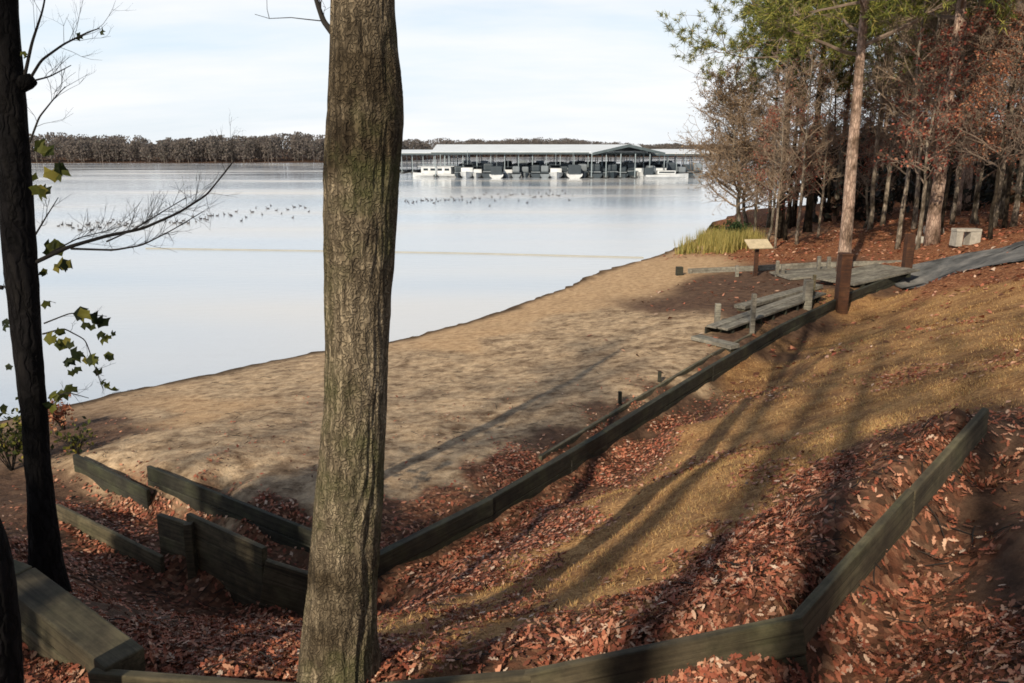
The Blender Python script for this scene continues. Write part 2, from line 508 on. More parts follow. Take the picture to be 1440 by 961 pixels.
ctl += [(0, 0, 4.4), (0, 2.4, 3.7), (-2, 0, 4.2), (-4, 2, 3.6), (-7, 4, 2.8), (-8, 0, 3.9), (3, 0, 4.5), (4, 3, 3.95), (7, 4, 4.3), (8, 9, 4.0), (12, 10, 4.1), (12, 5, 4.6),
        (0, -6, 4.8), (-10, -6, 4.2), (10, -6, 5.2), (-14, 6, 2.2), (-20, 4, 1.5), (0, -20, 5.4), (-30, -20, 3.8), (30, -20, 6), (22, 12, 4.6), (30, 20, 4.4), (24, 30, 3.2), (34, 34, 3.6),
        (22, 44, 2.3), (30, 52, 2.4), (40, 60, 2.6), (30, 68, 2.0), (50, 80, 2.8), (50, 45, 3.4), (60, 20, 5), (16, 60, 1.0)]
CT = np.array(ctl)
keep = []
for i, c in enumerate(CT):       # drop near duplicates
    if all(np.hypot(*(c[:2] - CT[j][:2])) > .12 for j in keep): keep.append(i)
CT = CT[keep]
n_ = len(CT)
R_ = np.hypot(CT[:, None, 0] - CT[None, :, 0], CT[:, None, 1] - CT[None, :, 1])
Amat = np.zeros((n_ + 3, n_ + 3)); Amat[:n_, :n_] = R_ + 0 * np.eye(n_)
Amat[:n_, n_] = 1; Amat[:n_, n_ + 1:] = CT[:, :2]; Amat[n_, :n_] = 1; Amat[n_ + 1:, :n_] = CT[:, :2].T
W_ = np.linalg.solve(Amat, np.concatenate([CT[:, 2], np.zeros(3)]))


def gz(x, y):
    x = np.atleast_1d(np.asarray(x, float)); y = np.atleast_1d(np.asarray(y, float))
    out = np.zeros(x.size); xf, yf = x.ravel(), y.ravel()
    for s in range(0, x.size, 20000):
        xx, yy = xf[s:s + 20000], yf[s:s + 20000]
        r = np.hypot(xx[:, None] - CT[None, :, 0], yy[:, None] - CT[None, :, 1])
        z = r @ W_[:n_] + W_[n_] + xx * W_[n_ + 1] + yy * W_[n_ + 2]
        d = shore_dist(xx, yy)
        zf = np.clip(d * .07, -2, 3) + np.clip((d - 40) * .02, 0, 6)
        w = smooth(38, 62, np.hypot(xx - 8, (yy - 28)))
        z = z * (1 - w) + zf * w
        z = np.where((yy > 200) | (np.abs(xx) > 600), np.maximum(z, np.clip((yy - far_shore(xx)) * .06, -2, 3.5)), z)
        z = np.where(d < 0, np.minimum(z, .12 * d), np.maximum(z, np.clip(.10 * d, 0, .35)))
        z = np.where((yy > 200) | (np.abs(xx) > 600), np.maximum(z, np.clip((yy - far_shore(xx)) * .06, -2, 3.5)), z)
        z = z + (fbm(xx * 5, yy * 5, 8, 3) - .44) * .05 * (1 - smooth(25, 45, yy)) * smooth(.2, 1, d)
        micro = (fbm(xx * 1.3, yy * 1.3, 3, 4) - .47) * .10 * (1 - smooth(40, 80, yy)) * smooth(-.3, .3, d)
        out[s:s + 20000] = z + micro
    return out.reshape(x.shape)


def g1(x, y): return float(gz(x, y)[0])


def axis(fine_lo, fine_hi, step, lo, hi, grow=1.07):
    a = list(np.arange(fine_lo, fine_hi + step * .5, step))
    s = step; v = a[-1]
    while v < hi: s *= grow; v += s; a.append(v)
    s = step; v = a[0]; b = []
    while v > lo: s *= grow; v -= s; b.append(v)
    return np.array(b[::-1] + a)


xs = axis(-6.5, 7, .07, -3500, 3500, 1.055)
ys = axis(2.5, 12, .06, -600, 4000, 1.04)
X, Y = np.meshgrid(xs, ys)
Z = gz(X, Y)
print('terrain', X.shape, 'controls', n_)

# zones: sand, grass, leaf, gold, forest, dirt
zone_px = [
    (430, 700, 1, 's'), (380, 690, 1, 's'), (330, 670, 1, 's'), (560, 690, 1, 's'), (600, 660, 1, 's'), (660, 640, 1, 's'), (720, 610, 1, 's'), (150, 630, 1, 's'), (240, 650, 1, 's'), (550, 640, 1, 's'), (480, 690, 1, 's'),
    (340, 600, 1, 's'), (400, 590, 1, 's'), (560, 550, 1, 's'), (640, 540, 1, 's'), (760, 560, 1, 's'), (780, 590, 1, 's'), (560, 520, 1, 's'), (740, 480, 1, 's'), (850, 480, 1, 's'), (820, 500, 1, 's'), (950, 500, 1, 's'), (920, 520, 1, 's'),
    (770, 800, 1, 'r'), (720, 860, 1, 'r'), (660, 905, 1, 'r'), (600, 900, 1, 'r'), (860, 700, 1, 'r'), (900, 740, 1, 'r'), (900, 850, 1, 'r'), (940, 790, 1, 'r'), (1010, 740, 1, 'r'), (1060, 680, 1, 'r'), (1060, 640, 1, 'r'), (1130, 640, 1, 'r'), (1000, 600, 1, 'r'), (1050, 530, 1, 'r'), (1160, 520, 1, 'r'),
    (500, 600, 1.1, 's'), (300, 620, 1.1, 's'), (700, 560, 1, 's'), (620, 680, 1.1, 's'), (800, 520, .9, 's'), (400, 680, 1.2, 's'), (200, 620, 1, 's'), (900, 480, .9, 's'), (700, 640, 1.1, 's'), (860, 550, 1.1, 's'), (960, 460, 1, 's'), (600, 510, .5, 's'),
    (280, 580, .8, 'g'), (250, 570, .6, 'g'), (700, 465, .5, 'g'), (820, 410, .4, 'g'), (900, 380, .3, 'g'), (650, 490, .6, 'g'), (960, 350, .4, 'g'), (930, 375, .5, 'g'), (780, 440, .5, 'g'), (870, 400, .5, 'g'), (1000, 345, .5, 'g'), (420, 545, .5, 's'),
    (1000, 425, 1, 'd'), (1050, 400, 1, 'd'), (1100, 400, 1.1, 'd'), (920, 430, .8, 'd'), (1080, 440, 1.1, 'd'), (830, 445, .7, 's'), (980, 400, .8, 'd'), (1180, 400, 1.1, 'd'), (880, 450, .8, 's'),
    (150, 590, .8, 'd'), (120, 620, .9, 'd'), (200, 580, .5, 's'), (330, 550, .4, 's'), (800, 620, 1.15, 'd'), (870, 580, 1.15, 'd'), (930, 545, 1.15, 'd'), (990, 505, 1.1, 'd'), (1040, 475, 1.1, 'd'),
    (560, 730, 1.2, 'l'), (620, 700, 1.2, 'l'), (680, 670, 1.2, 'l'), (720, 650, 1.2, 'l'), (540, 700, 1.2, 'l'), (400, 740, 1, 'l'), (300, 700, 1, 'l'), (200, 710, .9, 'l'),
    (600, 820, 1.4, 'l'), (560, 850, 1.9, 'l'), (680, 760, 1.3, 'l'), (760, 710, 1.2, 'l'), (820, 670, 1.3, 'l'), (880, 630, 1.3, 'l'), (930, 595, 1.3, 'l'), (720, 770, 1.6, 'l'), (640, 830, 1.9, 'l'), (800, 730, 1.7, 'l'),
    (650, 880, 2.5, 'r'), (740, 830, 2.3, 'r'), (840, 760, 2, 'r'), (920, 700, 2, 'r'), (990, 640, 1.9, 'r'), (1040, 590, 1.7, 'r'), (800, 850, 2.6, 'r'), (880, 800, 2.6, 'r'), (960, 740, 2.5, 'r'), (1000, 700, 2.4, 'r'),
    (700, 920, 2.9, 'l'), (500, 935, 3, 'l'), (420, 935, 2.9, 'l'), (880, 880, 3, 'l'), (1000, 850, 3.1, 'l'), (1100, 780, 3, 'l'), (1080, 830, 3.2, 'l'), (1150, 700, 2.9, 'l'), (1230, 650, 3.1, 'l'), (1290, 620, 3.2, 'l'), (1050, 760, 2.9, 'l'), (1180, 760, 3.2, 'l'), (950, 830, 2.9, 'l'),
    (1100, 600, 2, 'r'), (1200, 560, 2.3, 'r'), (1200, 480, 1.6, 'r'), (1300, 500, 2.3, 'r'), (1350, 450, 2.2, 'r'), (1420, 480, 3, 'r'), (1100, 520, 1.6, 'r'), (1250, 430, 1.6, 'r'), (1300, 560, 2.8, 'r'), (1400, 400, 2.3, 'r'), (1380, 530, 3.2, 'r'), (1430, 440, 2.8, 'r'),
    (300, 830, .7, 'l'), (200, 800, .9, 'l'), (380, 850, .7, 'l'), (300, 880, .9, 'l'), (100, 790, 1.2, 'l'), (130, 740, 1, 'l'), (60, 760, 1.6, 'd'), (40, 690, 1, 'd'), (60, 930, 2.8, 'l'), (20, 900, 2.8, 'l'), (200, 870, 1.1, 'd'),
    (900, 950, 3, 'l'), (1050, 950, 3, 'l'), (1200, 900, 3.2, 'l'), (1350, 900, 3.3, 'l'), (1250, 800, 3.3, 'l'), (1350, 800, 3.4, 'l'), (1380, 700, 3.5, 'd'), (1430, 720, 3.5, 'd'), (1300, 720, 3.4, 'l'), (1430, 620, 3.6, 'd'), (1340, 680, 3.4, 'l'), (1420, 800, 3.5, 'd'),
    (1100, 345, .9, 'f'), (1200, 355, 1.2, 'f'), (1150, 355, 1.1, 'f'), (1250, 345, 1.4, 'f'), (1300, 350, 1.7, 'f'), (1300, 365, 1.7, 'f'), (1380, 325, 2.4, 'f'), (1060, 345, .8, 'f'), (1150, 380, 1.1, 'd'), (1330, 375, 2, 'f'), (1350, 395, 2.2, 'f'), (1440, 385, 2.6, 'f'),
]


def cast_pixels(px):  # image pixels cast along camera rays onto the terrain
    D = np.array([ray(a, b) for a, b in px]); out = np.zeros((len(D), 2)); done = np.zeros(len(D), bool)
    for t in np.concatenate([np.arange(2.5, 20, .06), np.arange(20, 110, .3)]):
        z = gz(D[:, 0] * t, D[:, 1] * t); hit = (~done) & (EYE + D[:, 2] * t <= z)
        out[hit] = D[hit, :2] * t; done |= hit
    out[~done] = D[~done, :2] * 110
    return out


ZP = np.concatenate([cast_pixels([q[:2] for q in zone_px]), [(25, 50), (30, 62), (45, 60), (20, 60), (0, 0), (-4, 0), (5, 3), (12, 8), (-10, 4), (20, 20), (40, 30), (0, -10), (-20, -5), (20, -10)]])
ZK = [k for *_, k in zone_px] + list('ffff') + list('ldldd') + list('rfddd')
kinds = 'sgldrf'
ZI = np.array([kinds.index(k) for k in ZK])


def zones(x, y):
    x = np.asarray(x, float).ravel(); y = np.asarray(y, float).ravel()
    W = np.zeros((x.size, 6))
    sc = .02 + .024 * np.hypot(x, y)
    xx = x + (fbm(x / sc * .25, y / sc * .25, 5, 4) - .47) * sc * 4
    yy = y + (fbm(x / sc * .25, y / sc * .25, 55, 4) - .47) * sc * 5
    for s in range(0, x.size, 20000):
        sl = slice(s, s + 20000)
        d2 = (xx[sl, None] - ZP[None, :, 0]) ** 2 + (yy[sl, None] - ZP[None, :, 1]) ** 2 + .01
        w = d2 ** -3.0
        for k in range(6): W[sl, k] = w[:, ZI == k].sum(1)
    W /= W.sum(1)[:, None]
    return W


def inverse_zone():
    pass


Wz = zones(X, Y)
d_sh = shore_dist(X.ravel(), Y.ravel())
zf_ = Z.ravel()
farw = smooth(70, 110, np.hypot(X.ravel(), Y.ravel()))
wet_n = fbm(X.ravel() * 1.5, Y.ravel() * 1.5, 19, 3)
wet2 = (1 - smooth(.15, .5 + 1.3 * wet_n * (1 - .8 * smooth(-3, 4, X.ravel())), d_sh)) * (1 - farw)
wet = np.clip(1 - smooth(.02, .10 + .12 * fbm(X.ravel() * .8, Y.ravel() * .8, 9, 3), zf_), 0, 1) * (1 - farw * .5)
wet = np.maximum(wet, wet2)
ss, gg, ll, dd, rr, ff = [Wz[:, k] for k in range(6)]
# turn class shares into successive mix factors: gold, grass, leaf, forest, dirt
acc = ss + gg + 1e-6; m_gold = gg / acc
acc2 = acc + rr; m_grass = rr / acc2
acc3 = acc2 + ll; m_leaf = ll / acc3
acc4 = acc3 + ff; m_for = np.maximum(ff / acc4, farw) * (Y.ravel() < 200)
m_dirt = np.where(Y.ravel() < 200, dd * (1 - farw), 1.0)
one = np.ones_like(ss)
zoneA = np.stack([wet, m_grass, m_leaf, one], 1)
zoneB = np.stack([m_gold, m_for, m_dirt, one], 1)
ny, nx = X.shape
idx = np.arange(ny * nx).reshape(ny, nx)
F = np.stack([idx[:-1, :-1], idx[:-1, 1:], idx[1:, 1:], idx[1:, :-1]], -1).reshape(-1, 4)
g = mesh_np('ground', np.stack([X.ravel(), Y.ravel(), Z.ravel()], 1), F, M['ground'], None, True,
            {'zone': ('FLOAT_COLOR', zoneA), 'zone2': ('FLOAT_COLOR', zoneB)})
tag(g, kind='structure')

wm = mesh_np('lake_water', [(-3500, -300, 0), (3500, -300, 0), (3500, 4000, 0), (-3500, 4000, 0)], [(0, 1, 2, 3)], M['water'])
tag(wm, kind='structure')

# asphalt path coming down from the right
pth = [S(1262, 388, 1.5), S(1330, 372, 1.85), S(1400, 358, 2.5), S(1440, 350, 2.75)]
last = np.array(pth[-1]); pth.append((last[0] + 4, last[1] + .6, 0)); pth.append((last[0] + 12, last[1] - 2, 0))
pth = np.array(pth)[:, :2]
tt = np.linspace(0, len(pth) - 1, 60)
px = np.interp(tt, range(len(pth)), pth[:, 0]); py = np.interp(tt, range(len(pth)), pth[:, 1])
hw = np.interp(tt, [0, 1, 2, 3, 5], [1.3, 1.9, 2.3, 2.6, 2.6])
V = []; Fp = []
dx, dy = np.gradient(px), np.gradient(py); L = np.hypot(dx, dy); nxv, nyv = -dy / L, dx / L
for k in range(60):
    for j in range(9):
        o = (j / 8 - .5) * 2 * hw[k] * (1 + .06 * math.sin(k * 1.7))
        V.append((px[k] + nxv[k] * o, py[k] + nyv[k] * o, 0))
V = np.array(V); V[:, 2] = gz(V[:, 0], V[:, 1]) + .07
Fp = [(k * 9 + j, k * 9 + j + 1, (k + 1) * 9 + j + 1, (k + 1) * 9 + j) for k in range(59) for j in range(8)]
tag(mesh_np('path', V, Fp, M['asphalt'], None, True), kind='structure')


# ------------------------------------------------------------------ timber walls
def frame_of(a, b):
    a = np.array(a, float); b = np.array(b, float)
    d = b - a; L = np.linalg.norm(d); d /= L
    s = np.cross([0, 0, 1.], d); s /= np.linalg.norm(s)
    u = np.cross(d, s)
    return a, b, L, np.array([d, s, u])


def wall(poly, label, mat, h=.45, th=.11, course=.2, piece=2.4, posts=0, name='timber_curb', cat='timber curb', post_side=-1, group=None, cap=0, post_h=None):
    org = np.array(poly[0]) - (0, 0, h)
    root = empty(name, org, label, cat, group)
    root['kind'] = 'thing'
    nc = max(1, round(h / course)); ch = h / nc
    for si, (a, b) in enumerate(zip(poly[:-1], poly[1:])):
        a, b, L, ax = frame_of(a, b)
        n = max(1, round(L / piece)); pl = L / n
        for k in range(n):
            for c in range(nc):
                mb = MB(org)
                mid = a + ax[0] * (pl * (k + .5)) + ax[2] * (-(c + .5) * ch)
                mid = mid + ax[1] * random.uniform(-.008, .008) + ax[2] * random.uniform(-.006, .006)
                mb.box(mid, pl - .006 + (.05 if k == n - 1 and si < len(poly) - 2 else 0), th, ch - .008, ax, .012, .004)
                mb.build('board', mat, root)
            if cap:
                mb = MB(org)
                mb.box(a + ax[0] * (pl * (k + .5)) + ax[2] * .02, pl - .004, cap, .05, ax, .01, .004)
                mb.build('cap_board', mat, root)
            if posts and (k % posts == 0):
                mb = MB(org)
                q = a + ax[0] * (pl * k + .12)
                s = ax[1] if (ax[1][:2] @ q[:2]) < 0 else -ax[1]
                q = q + s * (th / 2 + .06) * (1 if post_side < 0 else -1)
                ph = (post_h or h * .8)
                mb.box(q - np.array([0, 0, ph / 2 + .06]), .1, .1, ph, None, .01, .005)
                mb.build('post', mat, root)
    return root


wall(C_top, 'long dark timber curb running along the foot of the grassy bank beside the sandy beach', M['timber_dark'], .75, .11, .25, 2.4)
wall(D_top, 'mossy timber curb bending around the leaf covered path in the foreground', M['timber'], .75, .06, .25, 2.4)
wall(F_top, 'wide flat topped timber beam at the lower left corner beside the dark trunk', M['timber'], .36, .25, .18, 3.0, name='timber_beam', cat='timber beam')
wall(B_top, 'tall stacked timber retaining wall with posts left of the big trunk', M['timber'], 1.0, .07, .25, 1.6, 1, name='timber_retaining_wall', cat='retaining wall', post_h=.9)
wall(B2_top, 'lower stacked timber panel stepping down from the tall wall to the big trunk', M['timber'], .85, .07, .27, 1.6, name='timber_retaining_wall', cat='retaining wall')
wall(Bs_top, 'short return panel of timber at the left end of the tall retaining wall', M['timber'], .85, .07, .28, 1.2, name='timber_retaining_wall', cat='retaining wall')
wall(E_top, 'low timber wall with a pale top edge just right of the dark left trunk', M['timber'], .45, .06, .22, 2.4, name='timber_retaining_wall', cat='retaining wall')
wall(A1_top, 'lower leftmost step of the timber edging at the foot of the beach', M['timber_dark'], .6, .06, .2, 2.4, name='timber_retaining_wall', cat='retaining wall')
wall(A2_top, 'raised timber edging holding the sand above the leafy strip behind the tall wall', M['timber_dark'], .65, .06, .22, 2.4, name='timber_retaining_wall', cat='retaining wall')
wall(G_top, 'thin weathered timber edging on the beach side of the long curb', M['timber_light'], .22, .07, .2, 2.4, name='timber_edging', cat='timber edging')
# two short stakes along the edging and one pale stake at the long curb
for (u, v, zt, hgt, wd, mat, lab) in [(872, 552, 1.35, .3, .07, 'timber_dark', 'short dark stake nearer to the camera on the beach edging'),
                                      (928, 524, 1.32, .28, .07, 'timber_dark', 'short dark stake farther along the beach edging'),
                                      (688, 712, 1.05, .32, .07, 'timber_light', 'pale short stake in the red leaves in front of the long curb'),
                                      (802, 648, 1.1, .3, .06, 'timber_grey', 'small grey stake in front of the long curb'), ]:
    p = S(u, v, zt); b = (p[0], p[1], zt - hgt)
    mb = MB(b); mb.box((p[0], p[1], zt - hgt / 2 - .03), wd, wd, hgt + .1, None, .008, .006)
    o = mb.build('stake', M[mat]); o.location = b
    tag(o, lab, 'stake')

# end post of the curving curb
p = D_top[-1]; mb = MB(p); mb.box((p[0] + .09, p[1] + .02, p[2] - .22), .13, .13, .5, None, .012, .005)


# ------------------------------------------------------------------ posts, sign, low walls by the pines
def post(u, v, z, h, w, mat, label, cat='post', name='wooden_post', taper=1.0, group=None, top='flat'):
    x, y, _ = S(u, v, z)
    z0 = g1(x, y) - .06
    mb = MB((x, y, z0))
    mb.box((x, y, z0 + h / 2), w, w, h, None, .015, .006)
    if top == 'collar':
        mb.box((x, y, z0 + h - .04), w * 1.12, w * 1.12, .05, None, .01)
    o = mb.build(name, mat); o.location = (x, y, z0)
    return tag(o, label, cat, group)


post(1183, 424, 1.25, 1.95, .34, M['brown_paint'], 'thick dark brown post standing in front of the tall pink barked pine', top='collar')
post(1275, 377, 1.5, 1.45, .3, M['brown_paint'], 'brown wooden post at the lower end of the asphalt path')
post(1057, 470, 1.12, 1.2, .12, M['timber_grey'], 'slim tall grey post nearest the dark hollow of the boardwalk')
post(1008, 462, 1.05, .72, .15, M['timber_grey'], 'short grey post left of the boardwalk hollow')
post(1134, 434, 1.15, .95, .24, M['timber_grey'], 'wide pale grey post on the boardwalk side of the long curb')
post(1142, 428, 1.15, 1.0, .1, M['timber'], 'thin darker post touching the wide pale post')
post(955, 388, .6, .42, .28, M['timber_dark'], 'stubby dark post ending the far timber edging by the lake')

# far low timber bulkhead crossing the beach
K_top = [S(968, 378, .85), S(1060, 374, 1.1), S(1150, 369, 1.35), S(1268, 366, 1.6)]
wall(K_top, 'long low grey timber bulkhead across the far end of the beach', M['timber_grey'], .5, .14, .25, 3.2, 1, name='timber_bulkhead', cat='bulkhead', post_h=.55)
for (u, v, z, h, lab) in [(1036, 390, .85, .55, 'low grey post left of the sign on the far bulkhead'),
                          (1092, 390, 1, .7, 'grey post right of the sign on the far bulkhead'),
                          (1100, 391, 1, .55, 'shorter grey post beside the one right of the sign'),
                          (1150, 386, 1.1, .75, 'grey post of the far bulkhead left of the thick brown post'),
                          (1164, 385, 1.1, .7, 'grey post of the far bulkhead nearest the thick brown post')]:
    post(u, v, z, h, .13, M['timber_grey'], lab)

# sign on a brown post, its board tilted like a lectern
x, y, _ = S(1062, 388, .95); z0 = g1(x, y) - .05
r = empty('sign', (x, y, z0), 'pale blank board on a brown post at the far edge of the beach', 'sign')
mb = MB((x, y, z0)); mb.box((x, y, z0 + .62), .15, .12, 1.25, None, .01, .004); mb.build('post', M['brown_paint'], r)
ax = np.array([[.98, .17, 0], [-.15, .86, .48], [.08, -.48, .87]]); ax = np.array([a / np.linalg.norm(a) for a in ax])
mb = MB((x, y, z0)); mb.box((x + .05, y, z0 + 1.34), 1.0, .62, .05, ax, .008); mb.build('board', M['signboard'], r)
mb = MB((x, y, z0)); mb.box((x, y, z0 + 1.25), .5, .08, .07, None, .008); mb.build('bracket', M['brown_paint'], r)

# timber boardwalk steps beside the curb with a dark hollow beneath
bw = empty('boardwalk', S(1040, 470, 1.1), 'low weathered boardwalk of grey planks over a dark hollow beside the long curb', 'boardwalk')
org = np.array(bw.location)
a, b, L, ax = frame_of(S(1012, 462, 1.32), S(1152, 412, 1.42))
for k in range(2):
    mb = MB(org); mb.box((a + b) / 2 + ax[1] * (-.09 + .34 * k) , L, .3, .06, ax, .01, .004); mb.build('plank', M['timber_grey'], bw)
for k in range(8):
    mb = MB(org); q = a + ax[0] * (L * (k + .5) / 8); mb.box(q + ax[1] * .1 - np.array([0, 0, .2]), .1, .6, .32, ax, .008); mb.build('joist', M['timber_dark'], bw)
mb = MB(org); mb.box((a + b) / 2 + ax[1] * .42 - np.array([0, 0, .2]), L, .05, .34, ax, .008); mb.build('back_board', M['timber_dark'], bw)
a2, b2, L2, ax2 = frame_of(S(1040, 432, 1.25), S(1150, 402, 1.35))
st = empty('timber_step', S(1040, 432, 1.1), 'flat grey timber step lying on the sand beyond the boardwalk', 'timber step')
mb = MB(st.location); mb.box((a2 + b2) / 2, L2, .4, .12, ax2, .012, .006); mb.build('plank', M['timber_grey'], st)
mb = MB(st.location); mb.box((a2 + b2) / 2 - np.array([0, 0, .13]), L2 * .97, .3, .14, ax2, .012, .006); mb.build('riser', M['timber'], st)
a3, b3, L3, ax3 = frame_of(S(978, 474, 1.2), S(1034, 488, 1.18))
sl = empty('timber_slab', S(978, 474, 1.0), 'short pale timber slab sticking out onto the sand at the near end of the boardwalk', 'timber slab')
mb = MB(sl.location); mb.box((a3 + b3) / 2, L3, .36, .1, ax3, .012, .006); mb.build('plank', M['timber_grey'], sl)
mb = MB(sl.location); mb.box((a3 + b3) / 2 - np.array([0, 0, .12]), L3 * .94, .26, .14, ax3, .012, .006); mb.build('sleeper', M['timber_dark'], sl)
# wide grey ramp of boards leading up to the path
for (u1, v1, u2, v2, z1, z2, lab) in [(1170, 396, 1262, 376, 1.38, 1.62, 'grey board ramp nearest the path behind the thick brown post'),
                                      (1096, 388, 1180, 380, 1.12, 1.3, 'grey board ramp left of the thick brown post')]:
    a, b, L, ax = frame_of(S(u1, v1, z1), S(u2, v2, z2))
    r = empty('board_ramp', a - (0, 0, .2), lab, 'ramp')
    for k in range(5):
        mb = MB(r.location); mb.box((a + b) / 2 + ax[1] * (k - 2) * .37, L, .35, .07, ax, .01, .006); mb.build('plank', M['timber_grey'], r)
    for k in (.15, .5, .85):
        mb = MB(r.location); mb.box(a + (b - a) * k - np.array([0, 0, .12]), .12, 1.8, .14, ax, .01); mb.build('bearer', M['timber_dark'], r)

# concrete bench beside the path at the wood edge
x, y, _ = S(1356, 346, 2.15); z0 = g1(x, y)
r = empty('concrete_bench', (x, y, z0), 'pale concrete bench beside the path at the edge of the dark wood', 'bench')
mb = MB((x, y, z0)); mb.box((x, y, z0 + .62), 1.0, .5, .12, None, .02, .008); mb.build('seat', M['concrete'], r)
for k in (-.36, .28):
    mb = MB((x, y, z0)); mb.box((x + k, y, z0 + .26), .26 if k < 0 else .42, .5, .58, None, .02, .01); mb.build('leg', M['concrete'], r)
# two boulders in the leaves
for (u, v, z, s, lab) in [(1292, 340, 1.75, .42, 'smaller pale rock half sunk in red leaves left of the bench'), (1312, 330, 1.8, .55, 'larger pale rock half sunk in red leaves left of the bench')]:
    x, y, _ = S(u, v, z); z0 = g1(x, y)
    bm = bmesh.new(); bmesh.ops.create_icosphere(bm, subdivisions=3, radius=s)
    for vv in bm.verts:
        n0 = mnoise.noise(vv.co * 2.2 + Vector((u, 0, 0))) * .3 * s
        vv.co *= 1 + n0 / s; vv.co.z *= .6
    me = bpy.data.meshes.new('rock'); bm.to_mesh(me); bm.free(); me.materials.append(M['concrete'])
    o = bpy.data.objects.new('rock', me); o.location = (x, y, z0 + .1); COL.objects.link(o); tag(o, lab, 'rock')


# ------------------------------------------------------------------ foreground trees
def ridged_trunk(name, pts, label, cat, mat, root_flare=.25, sides=150, dz=.02, amp=.016, extra=None, fs=9.0):
    """pts: (x,y,z,r) bottom to top"""
    P = np.array(pts); org = P[0, :3]
    zz = np.arange(P[0, 2] - .25, P[-1, 2], dz)
    cx = np.interp(zz, P[:, 2], P[:, 0]); cy = np.interp(zz, P[:, 2], P[:, 1]); rr_ = np.interp(zz, P[:, 2], P[:, 3])
    k = np.ones(9) / 9
    pad = lambda a: np.convolve(np.pad(a, 4, 'edge'), k, 'valid')
    cx, cy, rr_ = pad(cx), pad(cy), pad(rr_)
    th = np.arange(sides) * 2 * PI / sides
    V = np.zeros((len(zz), sides, 3))
    for i, z in enumerate(zz):
        for j, t in enumerate(th):
            c, s = math.cos(t), math.sin(t); r0 = rr_[i]
            q = Vector((c * r0 * fs, s * r0 * fs, z * fs * .16))
            w = mnoise.noise(Vector((c * 1.3, s * 1.3, z * 1.6)))
            q2 = q + Vector((w, w, 0)) * .8
            f = 1 - abs(mnoise.noise(q2)) * 2
            f2 = 1 - abs(mnoise.noise(q2 * 2.3)) * 2
            big = mnoise.noise(Vector((c * .9, s * .9, z * .8 + 3)))
            fl = 1 + root_flare * math.exp(-max(0, z - P[0, 2]) / .22) * (1 + .45 * math.sin(t * 5 + .6))
            rad = r0 * fl * (1 + .045 * big) + amp * (f * .75 + f2 * .35 - .5)
            V[i, j] = (cx[i] + c * rad - org[0], cy[i] + s * rad - org[1], z - org[2])
    n, m_ = len(zz), sides
    I = np.arange(n * m_).reshape(n, m_); J = np.roll(I, -1, axis=1)
    F = np.stack([I[:-1], J[:-1], J[1:], I[1:]], -1).reshape(-1, 4)
    root = empty(name, tuple(org), label, cat)
    mesh_np('trunk', V.reshape(-1, 3), F, mat, root, True)
    return root, org


def px_trunk(rows, y0, lean=0.0):
    """rows: (v, u_left, u_right) top to bottom at distance y0"""
    out = []
    for v, ul, ur in rows[::-1]:
        p = SY((ul + ur) / 2, v, y0 + lean * (930 - v) / 930)
        depth = p[1] * cp + (EYE - p[2]) * sp
        out.append((p[0], p[1], p[2], (ur - ul) / 2 / FPX * depth))
    return out


gx, gy, _ = S(473, 932, 3.0)
main_rows = [(-260, 478, 552), (-60, 470, 553), (0, 468, 553), (60, 466, 557), (110, 464, 563), (160, 462, 567), (210, 458, 563), (270, 456, 558), (350, 457, 554), (420, 458, 548), (480, 459, 546),
             (560, 456, 543), (620, 451, 541), (700, 444, 538), (780, 438, 532), (850, 432, 527), (900, 428, 526), (932, 426, 525)]
mp_ = px_trunk(main_rows, gy)
top = mp_[-1]
mp_ += [(top[0] + .15, top[1], top[2] + 2, top[3] * .9), (top[0] + .1, top[1] + .2, top[2] + 5, .12), (top[0], top[1] + .2, top[2] + 7, .05)]
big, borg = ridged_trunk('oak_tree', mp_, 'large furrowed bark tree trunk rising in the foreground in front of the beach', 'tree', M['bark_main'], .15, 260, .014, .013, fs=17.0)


def curve_pts(pts, n=10):
    P = np.array(pts, float); t = np.linspace(0, len(P) - 1, n * (len(P) - 1) + 1)
    out = np.stack([np.interp(t, range(len(P)), P[:, k]) for k in range(3)], 1)
    for _ in range(3):
        out[1:-1] = (out[:-2] + out[1:-1] * 2 + out[2:]) / 4
    return out


def twigs_along(mb, path, r, rng, n, ln, up=.3, sub=2, tips=None):
    L = len(path)
    for k in range(n):
        i = int(rng.uniform(.2, .98) * (L - 1)); p = path[i]
        t = path[min(i + 1, L - 1)] - path[max(i - 1, 0)]; t = t / (np.linalg.norm(t) + 1e-9)
        d = t + rng.normal(0, .6, 3) + np.array([0, 0, up]); d /= np.linalg.norm(d)
        q = [p]
        for s in range(4):
            d = d + rng.normal(0, .18, 3) + np.array([0, 0, .06]); d /= np.linalg.norm(d)
            q.append(q[-1] + d * ln * rng.uniform(.6, 1.1) / 4)
        q = np.array(q)
        mb.tube(q, np.linspace(r * .6, r * .25, 5), 3, False)
        if tips is not None: tips.append(q[-1])
        if sub: twigs_along(mb, q, r * .55, rng, 2, ln * .5, up, sub - 1, tips)


def tip_branch(pxs, y, r0, r1, root, name, mat, rng, ntw=8, ln=.35, tips=None):
    P = curve_pts([SY(u, v, y + dy) for (u, v, dy) in pxs])
    mb = MB(root.location); mb.tube(P, np.linspace(r0, r1, len(P)), 6)
    twigs_along(mb, P, max(r1, .004), rng, ntw, ln, .35, 2, tips)
    return mb.build(name, mat, root, True), P


